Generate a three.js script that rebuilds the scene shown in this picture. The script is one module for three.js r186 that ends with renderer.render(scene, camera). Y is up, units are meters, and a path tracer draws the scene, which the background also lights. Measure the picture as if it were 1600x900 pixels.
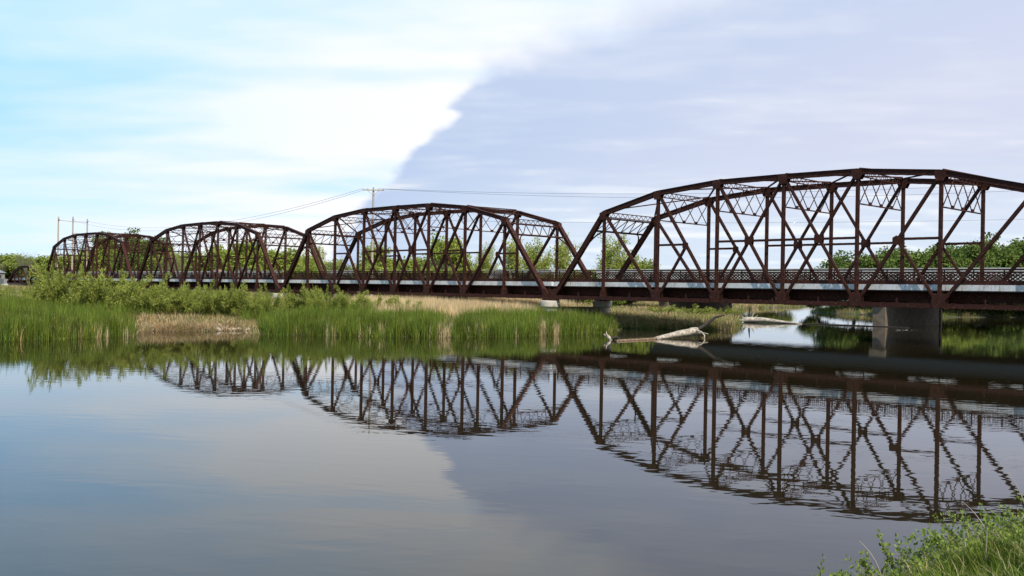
import * as THREE from 'three';
import { ImprovedNoise } from 'three/addons/math/ImprovedNoise.js';

// ---------------------------------------------------------------- camera, sky, sun, exposure
const scene = new THREE.Scene();
const EYE = 3.284;
const camera = new THREE.PerspectiveCamera(32.64, 16 / 9, 0.1, 6000);
camera.rotation.order = 'YXZ';
camera.position.set(0, EYE, 0);
camera.rotation.set(0.0031, 0, 0.0178);
const renderer = new THREE.WebGLRenderer({ antialias: true });
renderer.toneMapping = THREE.LinearToneMapping;
renderer.toneMappingExposure = 1.25;
renderer.shadowMap.enabled = true;

const SKY_GAIN = 0.8;
const sunAz = [0.41, 0.912], sunEl = 50 * Math.PI / 180;   // x, z
const sunDir = new THREE.Vector3(sunAz[0] * Math.cos(sunEl), Math.sin(sunEl), sunAz[1] * Math.cos(sunEl)).normalize();
const sun = new THREE.DirectionalLight(new THREE.Color(1.0, 0.945, 0.86), 4.6);
sun.position.copy(sunDir).multiplyScalar(300).add(new THREE.Vector3(0, 0, -110));
sun.target.position.set(0, 0, -110);
sun.castShadow = true;
sun.shadow.mapSize.set(4096, 4096);
Object.assign(sun.shadow.camera, { left: -190, right: 190, top: 190, bottom: -190, near: 10, far: 800 });
scene.add(sun, sun.target);

// ---------------------------------------------------------------- random numbers and noise
function rng(seed) {
  let a = seed >>> 0;
  return () => { a = (a + 0x6D2B79F5) >>> 0; let t = Math.imul(a ^ (a >>> 15), 1 | a); t = (t + Math.imul(t ^ (t >>> 7), 61 | t)) ^ t; return ((t ^ (t >>> 14)) >>> 0) / 4294967296; };
}
const perlin = new ImprovedNoise();
const noise = (x, y, z = 0.37) => perlin.noise(x, y, z);
function fbm(x, y, oct = 4, z = 0.37) { let s = 0, a = 0.5, f = 1; for (let i = 0; i < oct; i++) { s += a * perlin.noise(x * f, y * f, z + i * 7.1); a *= 0.5; f *= 2.03; } return s; }
const clamp = (x, a = 0, b = 1) => Math.min(b, Math.max(a, x));
const sstep = (a, b, x) => { const t = clamp((x - a) / (b - a)); return t * t * (3 - 2 * t); };
const mix = (a, b, t) => a + (b - a) * t;
const mix3 = (a, b, t) => [mix(a[0], b[0], t), mix(a[1], b[1], t), mix(a[2], b[2], t)];

// sky: thin bright cirrus over pale blue, and a grey-lavender cloud sheet whose edge runs away to the horizon
const EDGE = [[-6, 5.5], [0, 2.3], [3.35, 0.42], [4.04, 0.04], [4.34, -0.1], [4.75, -0.27], [5.07, -0.37], [5.24, -0.31], [5.47, -0.35], [6.48, -0.65], [8.72, -1.15], [20, -3.6], [60, -12]];
function edgeX(d) {
  if (d <= EDGE[0][0]) return EDGE[0][1] + (EDGE[0][0] - d) * 0.55;
  for (let i = 1; i < EDGE.length; i++) if (d <= EDGE[i][0]) { const [a, xa] = EDGE[i - 1], [b, xb] = EDGE[i]; return mix(xa, xb, (d - a) / (b - a)); }
  return -12 - (d - 60) * 0.2;
}
function skyColor(x, y, d) {                      // direction: x right, y up, d away from the bank the camera stands on
  const k = 1 / (y + 0.012), px = x * k, pd = d * k;
  const r = Math.hypot(px, pd);
  const clear = mix3([0.70, 0.97, 1.2], mix3([0.46, 0.81, 1.2], [0.25, 0.5, 0.95], sstep(0.22, 0.8, y)), sstep(0.03, 0.15, y));
  const k2 = 1 / (y + 0.075), tx = x * k2 * 1.5, td = d * k2 * 1.5;          // texture of the layers, less squeezed at the horizon
  const lx = tx - 0.3 * td, ld = td + 0.3 * tx;   // streaks run across
  const streak = fbm(tx * 0.55 + 3.1, td * 1.0 - 1.7, 6) + 0.3 * fbm(lx * 1.1, ld * 2.2 + 9, 5, 2.2);
  const soft = fbm(tx * 0.28 - 4, td * 0.36 + 2, 4, 5.5);
  const s = (px - edgeX(pd)) / Math.max(1, r * 0.16);                // how far into the sheet, along the arc
  let cov = clamp(0.24 + 1.2 * streak + 1.3 * soft + 0.72 * sstep(-2.9, -0.3, s) - 0.15 * sstep(0.25, 0.4, y));
  cov = Math.max(cov * (y < 0.3 ? 1 : mix(1, 0.75, sstep(0.3, 0.8, y))), sstep(0.05, 0.0, y) * 0.55);
  let c = mix3(clear, mix3([0.80, 0.96, 1.12], [1.0, 1.02, 1.06], sstep(-2.4, -0.1, s)), cov);
  const az = Math.atan2(x, d), el = Math.asin(y), wob = 0.22 * fbm(az * 16 + 3, el * 22, 6, 1.1) + 0.07 * fbm(px * 3, pd * 2.2, 4, 3.3);
  const ragged = mix(0.38, 0.055, sstep(3.3, 4.8, pd));
  const sheet = sstep(-ragged, ragged, s + wob);
  if (sheet > 0) {
    const tex = fbm(tx * 0.8 + 1, td * 1.5 + 4, 6, 8.8) + 0.5 * fbm(lx * 1.7, ld * 4.4, 5, 6.1);
    let g = mix3([0.53, 0.65, 0.88], [0.72, 0.745, 0.90], sstep(0.0, 2.6, s) * 0.75 + 0.25 * sstep(0.12, 0.28, y));
    g = mix3(g, [0.90, 0.94, 1.0], clamp(0.05 + 0.62 * tex + 0.5 * sstep(0.25, 0.6, tex) + 0.25 * fbm(az * 9, el * 26, 5, 7.7)));
    const low = sstep(0.15, 0.03, y + 0.035 * tex);
    g = mix3(g, [0.72, 0.85, 0.98], low * 0.75 * sstep(-0.2, 1.0, s));
    const band = sstep(0.0, 0.3, fbm(tx * 0.9 + 12, td * 2.4, 6, 4.4) + 0.02) * sstep(0.13, 0.085, y) * sstep(0.3, 1.6, s);
    g = mix3(g, [0.98, 1.02, 1.05], band * 0.75);
    c = mix3(c, g, sheet);
  }
  return c;
}
{
  const W = 4096, H = 2048, data = new Float32Array(W * H * 4);
  for (let j = H / 2; j < H; j++) {
    const el = ((j + 0.5) / H - 0.5) * Math.PI, y = Math.sin(el), ce = Math.cos(el);
    const step = el > 0.55 ? 8 : el > 0.35 ? 2 : 1;   // high sky is smooth and out of frame
    for (let i = 0; i < W; i += 1) {
      const o = (j * W + i) * 4;
      const az = ((i + 0.5) / W - 0.5) * 2 * Math.PI, x = Math.cos(az) * ce, z = Math.sin(az) * ce;
      const inView = z < 0 && Math.abs(x / z) < 0.9;
      const st = inView ? step : Math.max(step, 4);
      if ((i % st || (j - H / 2) % st)) {
        const o2 = (((j - (j - H / 2) % st)) * W + i - i % st) * 4;
        if (data[o2 + 3]) { for (let k = 0; k < 4; k++) data[o + k] = data[o2 + k]; continue; }
      }
      const c = skyColor(x, y, -z);
      data[o] = c[0] * SKY_GAIN; data[o + 1] = c[1] * SKY_GAIN; data[o + 2] = c[2] * SKY_GAIN; data[o + 3] = 1;
    }
  }
  for (let k = 0; k < W * H / 2; k++) { data[k * 4] = 0.42 * SKY_GAIN; data[k * 4 + 1] = 0.45 * SKY_GAIN; data[k * 4 + 2] = 0.44 * SKY_GAIN; data[k * 4 + 3] = 1; }
  const t = new THREE.DataTexture(data, W, H, THREE.RGBAFormat, THREE.FloatType);
  t.mapping = THREE.EquirectangularReflectionMapping; t.magFilter = t.minFilter = THREE.LinearFilter; t.needsUpdate = true;
  scene.background = t; scene.environment = t;
}

// ---------------------------------------------------------------- textures and materials
function noiseTexture(size, fn, srgb = true) {
  const data = new Uint8Array(size * size * 4);
  for (let j = 0; j < size; j++) for (let i = 0; i < size; i++) {
    const c = fn(i / size, j / size), o = (j * size + i) * 4;
    for (let k = 0; k < 3; k++) data[o + k] = clamp(c[k]) * 255;
    data[o + 3] = 255;
  }
  const t = new THREE.DataTexture(data, size, size); t.wrapS = t.wrapT = THREE.RepeatWrapping; t.magFilter = t.minFilter = THREE.LinearFilter;
  if (srgb) t.colorSpace = THREE.SRGBColorSpace; t.needsUpdate = true; return t;
}
// noise that tiles over 0..1
function tile(u, v, f, oct = 4, z = 0) {
  const A = fbm(u * f, v * f, oct, z), B = fbm((u - 1) * f, v * f, oct, z), C = fbm(u * f, (v - 1) * f, oct, z), D = fbm((u - 1) * f, (v - 1) * f, oct, z);
  return mix(mix(A, B, u), mix(C, D, u), v);
}
const toS = (c) => c.map((v) => Math.pow(clamp(v), 1 / 2.2));
const steelTex = noiseTexture(512, (u, v) => {
  const n = tile(u, v, 6, 5, 1) * 1.6, m = tile(u, v, 22, 4, 4) * 1.5, p = sstep(0.16, 0.36, tile(u, v, 11, 5, 9) * 1.5);
  let c = mix3([0.019, 0.0052, 0.0028], [0.054, 0.0128, 0.0062], clamp(0.5 + n + 0.4 * m + 1.2 * tile(u, v, 2.5, 3, 40)));
  c = mix3(c, [0.115, 0.045, 0.020], p * 0.75);                                  // bare rust
  c = mix3(c, [0.019, 0.008, 0.007], sstep(0.2, 0.4, -tile(u, v, 14, 4, 13) * 1.5) * 0.7);
  return toS(c);
});
const concreteTex = noiseTexture(512, (u, v) => {
  const n = tile(u, v, 5, 5, 2) * 1.4, m = tile(u, v, 40, 3, 7);
  let c = mix3([0.47, 0.455, 0.42], [0.70, 0.685, 0.64], clamp(0.5 + n + 0.5 * m));
  const drip = sstep(0.06, 0.32, tile(u, v * 0.12, 26, 3, 17) * 1.8) * clamp(0.45 + 1.5 * tile(u, v, 7, 3, 21));
  c = mix3(c, [0.36, 0.20, 0.09], drip * 0.85);                                 // rust runs down the edge
  c = mix3(c, [0.22, 0.21, 0.19], sstep(0.22, 0.45, tile(u, v, 9, 4, 33) * 1.7) * 0.5);
  return toS(c);
});
const stoneTex = noiseTexture(512, (u, v) => {
  const n = tile(u, v, 6, 5, 3) * 1.5, m = tile(u, v, 50, 3, 5);
  return toS(mix3(mix3([0.34, 0.29, 0.21], [0.60, 0.55, 0.45], clamp(0.5 + n + 0.5 * m)), [0.25, 0.17, 0.09], sstep(0.15, 0.4, tile(u, v, 4, 4, 11) * 1.6) * 0.5));
});
const barkTex = noiseTexture(256, (u, v) => { const n = tile(u, v * 0.3, 24, 4, 5) * 1.5; return toS(mix3([0.07, 0.055, 0.04], [0.19, 0.16, 0.12], clamp(0.5 + n))); });
const driftTex = noiseTexture(512, (u, v) => {
  const n = tile(u * 0.2, v, 20, 5, 5) * 1.6, m = tile(u, v, 5, 4, 8) * 1.5;
  return toS(mix3([0.17, 0.125, 0.08], [0.50, 0.43, 0.33], clamp(0.6 + 1.5 * n + 0.55 * m)));
});
const std = (o) => new THREE.MeshStandardMaterial({ roughness: 0.9, metalness: 0, ...o });
const M = {
  steel: new THREE.MeshPhysicalMaterial({ map: steelTex, roughness: 0.85, metalness: 0, specularIntensity: 0.35 }),
  concrete: std({ map: concreteTex }),
  stone: std({ map: stoneTex }),
  slab: std({ color: new THREE.Color().setRGB(0.33, 0.32, 0.30), map: concreteTex }),
  girder: std({ color: new THREE.Color().setRGB(0.05, 0.055, 0.048), roughness: 0.8 }),
  barrier: std({ color: new THREE.Color().setRGB(0.92, 0.90, 0.84), map: concreteTex }),
  pierBrown: std({ color: new THREE.Color().setRGB(0.33, 0.275, 0.23), map: stoneTex }),
  bark: std({ map: barkTex }),
  drift: std({ map: driftTex, roughness: 0.8 }),
  driftBrown: std({ color: new THREE.Color().setRGB(0.5, 0.38, 0.27), map: driftTex, roughness: 0.5 }),
  darkwood: std({ color: new THREE.Color().setRGB(0.2, 0.17, 0.15), map: barkTex }),
  pole: std({ color: new THREE.Color().setRGB(0.36, 0.29, 0.22) }),
  wire: std({ color: new THREE.Color().setRGB(0.07, 0.07, 0.075), roughness: 0.6 }),
  glassy: std({ color: new THREE.Color().setRGB(0.02, 0.025, 0.03), roughness: 0.1 }),
  white: std({ color: new THREE.Color().setRGB(0.72, 0.72, 0.7), roughness: 0.6 }),
  greyRoof: std({ color: new THREE.Color().setRGB(0.25, 0.26, 0.28), roughness: 0.8 }),
  carDark: new THREE.MeshPhysicalMaterial({ color: new THREE.Color().setRGB(0.03, 0.03, 0.035), roughness: 0.3, clearcoat: 1 }),
  carRed: new THREE.MeshPhysicalMaterial({ color: new THREE.Color().setRGB(0.36, 0.08, 0.03), roughness: 0.3, clearcoat: 1 }),
  tyre: std({ color: new THREE.Color().setRGB(0.02, 0.02, 0.02) }),
};
const leafMat = (tr = 0.35) => new THREE.MeshPhysicalMaterial({ vertexColors: true, roughness: 0.85, transmission: tr, thickness: 0, side: THREE.DoubleSide, ior: 1.3, specularIntensity: 0.2 });
const bladeMat = () => new THREE.MeshPhysicalMaterial({ vertexColors: true, roughness: 0.8, transmission: 0.3, thickness: 0, ior: 1.3, specularIntensity: 0.15, side: THREE.DoubleSide });
M.leaf = leafMat(0.35); M.blade = bladeMat();

// ---------------------------------------------------------------- mesh building
const V = (x, y, z) => new THREE.Vector3(x, y, z);
let uvSeed = rng(5);
class MB {                                                    // collects solids; build() makes ONE named mesh
  constructor() { this.p = []; this.n = []; this.u = []; this.i = []; this.c = null; }
  quad(a, b, c, d, ul, vl, u0 = 0, v0 = 0) {
    const k = this.p.length / 3, n = b.clone().sub(a).cross(d.clone().sub(a)).normalize();
    for (const q of [a, b, c, d]) { this.p.push(q.x, q.y, q.z); this.n.push(n.x, n.y, n.z); }
    this.u.push(u0, v0, u0 + ul, v0, u0 + ul, v0 + vl, u0, v0 + vl);
    this.i.push(k, k + 1, k + 2, k, k + 2, k + 3);
  }
  tri(a, b, c) {
    const k = this.p.length / 3, n = b.clone().sub(a).cross(c.clone().sub(a)).normalize();
    for (const q of [a, b, c]) { this.p.push(q.x, q.y, q.z); this.n.push(n.x, n.y, n.z); this.u.push(q.x * 0.5, q.y * 0.5); }
    this.i.push(k, k + 1, k + 2);
  }
  beam(a, b, w, h, up = V(0, 1, 0), ts = 0.5) {                // box from a to b: w sideways, h along up; texture scale per metre
    const ax = b.clone().sub(a), L = ax.length(); ax.divideScalar(L);
    let sd = ax.clone().cross(up); if (sd.lengthSq() < 1e-6) sd = ax.clone().cross(V(1, 0, 0)); sd.normalize();
    const uu = sd.clone().cross(ax).normalize(); sd.multiplyScalar(w / 2); uu.multiplyScalar(h / 2);
    const P = (o, s, t) => o.clone().addScaledVector(sd, s).addScaledVector(uu, t);
    const u0 = uvSeed(), v0 = uvSeed();
    this.quad(P(a, -1, 1), P(a, 1, 1), P(b, 1, 1), P(b, -1, 1), w * ts, L * ts, u0, v0);
    this.quad(P(a, 1, -1), P(a, -1, -1), P(b, -1, -1), P(b, 1, -1), w * ts, L * ts, u0, v0 + 0.3);
    this.quad(P(a, 1, 1), P(a, 1, -1), P(b, 1, -1), P(b, 1, 1), h * ts, L * ts, u0 + 0.5, v0);
    this.quad(P(a, -1, -1), P(a, -1, 1), P(b, -1, 1), P(b, -1, -1), h * ts, L * ts, u0 + 0.7, v0);
    this.quad(P(a, -1, -1), P(a, 1, -1), P(a, 1, 1), P(a, -1, 1), w * ts, h * ts, u0, v0);
    this.quad(P(b, 1, -1), P(b, -1, -1), P(b, -1, 1), P(b, 1, 1), w * ts, h * ts, u0, v0);
    return this;
  }
  box(x0, x1, y0, y1, z0, z1, ts = 0.5) {
    const u0 = uvSeed(), A = (x, y, z) => V(x, y, z), dx = (x1 - x0) * ts, dy = (y1 - y0) * ts, dz = (z1 - z0) * ts;
    this.quad(A(x0, y0, z1), A(x1, y0, z1), A(x1, y1, z1), A(x0, y1, z1), dx, dy, u0, u0);
    this.quad(A(x1, y0, z0), A(x0, y0, z0), A(x0, y1, z0), A(x1, y1, z0), dx, dy, u0, u0);
    this.quad(A(x1, y0, z1), A(x1, y0, z0), A(x1, y1, z0), A(x1, y1, z1), dz, dy, u0, u0);
    this.quad(A(x0, y0, z0), A(x0, y0, z1), A(x0, y1, z1), A(x0, y1, z0), dz, dy, u0, u0);
    this.quad(A(x0, y1, z1), A(x1, y1, z1), A(x1, y1, z0), A(x0, y1, z0), dx, dz, u0, u0);
    this.quad(A(x0, y0, z0), A(x1, y0, z0), A(x1, y0, z1), A(x0, y0, z1), dx, dz, u0, u0);
    return this;
  }
  plate(pts, z0, z1) {                                         // polygon in x,y (counter-clockwise), thick in z
    const n = pts.length, f = pts.map(([x, y]) => V(x, y, z1)), b = pts.map(([x, y]) => V(x, y, z0));
    for (let i = 1; i < n - 1; i++) { this.tri(f[0], f[i], f[i + 1]); this.tri(b[0], b[i + 1], b[i]); }
    for (let i = 0; i < n; i++) { const j = (i + 1) % n; this.quad(b[i], b[j], f[j], f[i], 0.3, z1 - z0); }
    return this;
  }
  tube(path, radii, seg = 7, cap = true) {                     // smooth tapered tube
    const k0 = this.p.length / 3, m = path.length; let len = 0, ref = V(0.31, 0.2, 0.93);
    for (let a = 0; a < m; a++) {
      const t = path[Math.min(a + 1, m - 1)].clone().sub(path[Math.max(a - 1, 0)]).normalize();
      if (a) len += path[a].distanceTo(path[a - 1]);
      const s = ref.clone().addScaledVector(t, -ref.dot(t)).normalize(), q = t.clone().cross(s); ref = s;
      for (let b = 0; b <= seg; b++) {
        const th = b / seg * 2 * Math.PI, nx = s.clone().multiplyScalar(Math.cos(th)).addScaledVector(q, Math.sin(th)), r = typeof radii === 'function' ? radii(a / (m - 1), th) : radii[a];
        this.p.push(path[a].x + nx.x * r, path[a].y + nx.y * r, path[a].z + nx.z * r); this.n.push(nx.x, nx.y, nx.z); this.u.push(len * 0.7, b / seg);
      }
    }
    const w = seg + 1;
    for (let a = 0; a < m - 1; a++) for (let b = 0; b < seg; b++) { const i = k0 + a * w + b; this.i.push(i, i + 1, i + w + 1, i, i + w + 1, i + w); }
    if (cap) for (const a of [0, m - 1]) { const k = this.p.length / 3; this.p.push(path[a].x, path[a].y, path[a].z); this.n.push(0, 1, 0); this.u.push(0, 0); for (let b = 0; b < seg; b++) { const i = k0 + a * w + b; a ? this.i.push(k, i, i + 1) : this.i.push(k, i + 1, i); } }
    return this;
  }
  geo() {
    const g = new THREE.BufferGeometry();
    g.setAttribute('position', new THREE.Float32BufferAttribute(this.p, 3));
    g.setAttribute('normal', new THREE.Float32BufferAttribute(this.n, 3));
    g.setAttribute('uv', new THREE.Float32BufferAttribute(this.u, 2));
    if (this.c) g.setAttribute('color', new THREE.Float32BufferAttribute(this.c, 3));
    g.setIndex(this.i); return g;
  }
  build(name, mat, parent = scene) { return mesh(name, this.geo(), mat, parent); }
}
const taken = {};
function numbered(n) { const k = taken[n] = (taken[n] ?? -1) + 1; return k ? n + '_' + String(k).padStart(3, '0') : n; }
function mesh(name, g, mat, parent = scene) { const m = new THREE.Mesh(g, mat); m.name = parent === scene ? numbered(name) : name; m.castShadow = m.receiveShadow = true; parent.add(m); return m; }
function tag(o, label, category, group, kind) { o.userData.label = label; if (category) o.userData.category = category; if (group) o.userData.group = group; if (kind) o.userData.kind = kind; return o; }
function thing(name, label, category, pos = [0, 0, 0], turn = 0, group) { const o = new THREE.Group(); o.name = numbered(name); o.position.set(...pos); o.rotation.y = turn; scene.add(o); return tag(o, label, category, group); }
function copy(o, label) { const c = o.clone(); c.name = numbered(o.name.replace(/_\d{3}$/, '')); c.userData = { ...o.userData, label }; scene.add(c); return c; }

// ---------------------------------------------------------------- the ground and the river (x right, d away; z = -d)
const LAND = [
  [[-1500, -40], [-120, 25], [-60, 42], [-32, 52], [-28.4, 54.6], [-27.1, 56.5], [-24.6, 62.3], [-26, 68.5], [-18.9, 72.8], [-17.2, 67.1], [-5.2, 67.9], [0.1, 70.9], [5.1, 77.1], [6.9, 80.2], [8.9, 86.4], [9.9, 91.3], [14.8, 90.5], [19.6, 91.2], [22.2, 95.5], [26, 112], [30.1, 129.8], [33.9, 148.5], [55.2, 232], [94, 315], [150, 420], [200, 3000], [-3000, 3000], [-3000, -40]],
  [[3000, -400], [3000, 3000], [230, 3000], [175, 420], [118, 315], [82, 250], [60.8, 202], [65.9, 184], [75.2, 173], [97.4, 186], [112, 172], [78, 112], [48, 64], [30, 41], [14, 21.5], [8.5, 15.0], [5.5, 12.4], [3.8, 11.0], [2.0, 8.9], [-1.3, 6.6], [-8, 4], [-25, -2], [-120, -14], [-120, -400]],
];
function signed(poly, x, d) {                                  // > 0 inside
  let inside = false, best = 1e9;
  for (let i = 0, j = poly.length - 1; i < poly.length; j = i++) {
    const [xi, di] = poly[i], [xj, dj] = poly[j];
    if ((di > d) !== (dj > d) && x < (xj - xi) * (d - di) / (dj - di) + xi) inside = !inside;
    const ex = xj - xi, ed = dj - di, t = clamp(((x - xi) * ex + (d - di) * ed) / (ex * ex + ed * ed));
    best = Math.min(best, (x - xi - t * ex) ** 2 + (d - di - t * ed) ** 2);
  }
  return (inside ? 1 : -1) * Math.sqrt(best);
}
const sLeft = (x, d) => signed(LAND[0], x, d), sRight = (x, d) => signed(LAND[1], x, d);
function height(x, d) {
  const a = sLeft(x, d), b = sRight(x, d), n = fbm(x * 0.09, d * 0.09, 4, 3.3), f = fbm(x * 0.7, d * 0.7, 3, 1.3);
  if (a > 0) return 1.45 * (1 - Math.exp(-a / 17)) + 0.9 * sstep(60, 200, a) * (x < 0 ? 1 : 0.4) + clamp(a / 6) * (0.35 * n + 0.1 * f) + 0.03;
  if (b > 0) { const near = d < 45; return near ? 1.7 * (1 - Math.exp(-b / 3.7)) + clamp(b) * 0.12 * f : 1.9 * (1 - Math.exp(-b / 9)) + clamp(b / 5) * (0.3 * n + 0.1 * f); }
  return Math.max(-1.6, 0.3 * Math.max(a, b));
}
{
  const radii = [0.01]; for (let r = 0.6; r < 2600; r *= r < 20 ? 1.035 : r < 260 ? 1.016 : 1.05) radii.push(r);
  const ang = []; for (let a = -180; a < 180; ) { ang.push(a * Math.PI / 180); a += Math.abs(a + 0.001) < 34 ? 0.4 : 3; } ang.push(Math.PI);
  const p = [], c = [], u = [], ix = [], W = ang.length;
  for (const r of radii) for (const a of ang) {
    const x = r * Math.sin(a), d = r * Math.cos(a), h = height(x, d); p.push(x, h, -d); u.push(x / 3, d / 3);
    const g = fbm(x * 0.06 + 5, d * 0.06, 4, 6.6) * 1.6 + fbm(x * 0.5, d * 0.5, 3, 2.6);
    let col = mix3([0.13, 0.115, 0.06], [0.075, 0.115, 0.035], sstep(-0.3, 0.35, g));
    col = mix3(col, [0.23, 0.17, 0.095], sstep(0.25, 0.55, fbm(x * 0.12 - 9, d * 0.12, 4, 9.9) * 1.7));
    col = mix3([0.07, 0.055, 0.035], col, sstep(0.0, 0.25, h));            // wet mud at and below the waterline
    c.push(...col);
  }
  for (let i = 0; i < radii.length - 1; i++) for (let j = 0; j < W - 1; j++) { const k = i * W + j; ix.push(k, k + 1, k + W + 1, k, k + W + 1, k + W); }
  const g = new THREE.BufferGeometry();
  g.setAttribute('position', new THREE.Float32BufferAttribute(p, 3)); g.setAttribute('color', new THREE.Float32BufferAttribute(c, 3)); g.setAttribute('uv', new THREE.Float32BufferAttribute(u, 2));
  g.setIndex(ix); g.computeVertexNormals();
  const soil = noiseTexture(512, (a, b) => { const n = 0.78 + 0.5 * tile(a, b, 12, 5, 3) + 0.5 * tile(a, b, 60, 2, 9); return [n, n, n * 0.98]; });
  tag(mesh('ground', g, std({ vertexColors: true, map: soil, bumpMap: soil, bumpScale: 0.06, side: THREE.DoubleSide })), 'grassy river banks and flat land beyond the bridge', 'ground', null, 'structure');
}
{
  const S = 1024, T = 26, R = rng(77), waves = [];
  for (let k = 0; k < 64; k++) {
    const lam = 0.13 * Math.pow(11, R()), th = (R() - 0.5) * 1.1 + Math.PI / 2 + 0.12, q = T / lam;
    waves.push([Math.round(q * Math.cos(th)), Math.round(q * Math.sin(th)), R() * 6.283, Math.pow(lam, 0.95) * (0.5 + R())]);
  }
  const h = new Float32Array(S * S); let lo = 1e9, hi = -1e9;
  const tabs = waves.map(([a, b, ph, am]) => { const x = new Float32Array(S), y = new Float32Array(S), x2 = new Float32Array(S), y2 = new Float32Array(S); for (let i = 0; i < S; i++) { const t = 2 * Math.PI * i / S; x[i] = Math.cos(a * t + ph) * am; x2[i] = Math.sin(a * t + ph) * am; y[i] = Math.cos(b * t); y2[i] = Math.sin(b * t); } return [x, x2, y, y2]; });
  for (let j = 0; j < S; j++) for (let i = 0; i < S; i++) { let s = 0; for (const [x, x2, y, y2] of tabs) s += x[i] * y[j] - x2[i] * y2[j]; s *= 0.75 + 0.7 * tile(i / S, j / S, 3, 2, 4.4) * 1.6; h[j * S + i] = s; if (s < lo) lo = s; if (s > hi) hi = s; }
  const data = new Float32Array(S * S * 4);
  for (let k = 0; k < S * S; k++) { const v = (h[k] - lo) / (hi - lo); data[4 * k] = data[4 * k + 1] = data[4 * k + 2] = v; data[4 * k + 3] = 1; }
  const t = new THREE.DataTexture(data, S, S, THREE.RGBAFormat, THREE.FloatType); t.wrapS = t.wrapT = THREE.RepeatWrapping; t.magFilter = t.minFilter = THREE.LinearFilter; t.needsUpdate = true;
  const g = new THREE.PlaneGeometry(1200, 900); g.rotateX(-Math.PI / 2); g.translate(60, 0, -380);
  const uv = g.attributes.uv, po = g.attributes.position; for (let i = 0; i < uv.count; i++) uv.setXY(i, po.getX(i) / T, po.getZ(i) / T);
  const water = new THREE.MeshPhysicalMaterial({ color: new THREE.Color().setRGB(0.015, 0.0112, 0.005), roughness: 0.015, metalness: 0, ior: 1.33, bumpMap: t, bumpScale: 0.0012 });
  tag(mesh('river_water', g, water), 'calm brown river mirroring the bridge and sky', 'river', null, 'structure');
}

// ---------------------------------------------------------------- the truss spans
const P = 6.1, NP = 8, TW = 7.7, H = [0, 7.75, 9.24, 9.78, 9.82, 9.78, 9.24, 7.75, 0];
const L = (n, z = 0) => V(n * P, 0, z), U = (n, z = 0) => V(n * P, H[n], z);
const lerp = (a, b, t) => a.clone().lerp(b, t);
function shorten(a, b, s, e = s) { const d = b.clone().sub(a).normalize(); return [a.clone().addScaledVector(d, s), b.clone().addScaledVector(d, -e)]; }
const ZA = V(0, 0, 1);
// two bars side by side (apart in z) joined by zig-zag lacing on both faces
function laced(name, a, b, inPlane, apart, parent, o = {}) {
  const { bar = 0.05, pitch = 0.42, cover = 0, label, fl = cover ? 0.11 : 0.075 } = o;
  const ax = b.clone().sub(a), len = ax.length(); ax.divideScalar(len);
  const sd = ax.clone().cross(ZA).normalize();                 // in the truss plane, across the member
  const m = new MB();
  for (const s of [-1, 1]) {
    const off = V(0, 0, s * (apart / 2 - bar / 2));
    m.beam(a.clone().add(off), b.clone().add(off), bar, inPlane, sd);
    for (const t of [-1, 1]) { const f = V(0, 0, s * (apart / 2 - fl / 2)).addScaledVector(sd, t * (inPlane / 2 + 0.012)); m.beam(a.clone().add(f), b.clone().add(f), fl, 0.024, sd); }
  }
  const up = sd.y >= 0 ? 1 : -1;
  if (cover) { const f = sd.clone().multiplyScalar(up * (inPlane / 2 + 0.04)); m.beam(a.clone().add(f), b.clone().add(f), apart + 0.14, 0.03, sd); }
  const r = m.build(name, M.steel, parent); if (label) r.userData.label = label;
  const lm = new MB(), n = Math.max(2, Math.round(len / pitch));
  for (const t of cover ? [-up] : [-1, 1]) for (let i = 0; i < n; i++) {
    const f = sd.clone().multiplyScalar(t * (inPlane / 2 + 0.032)), z = (apart / 2 - 0.06) * (i % 2 ? 1 : -1);
    lm.beam(lerp(a, b, (i + 0.05) / n).add(f).add(V(0, 0, -z)), lerp(a, b, (i + 0.95) / n).add(f).add(V(0, 0, z)), 0.06, 0.014, sd);
  }
  tag(lm.build('lacing', M.steel, r), 'zig-zag rusty lacing bars', null, null, 'stuff');
  return r;
}
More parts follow.
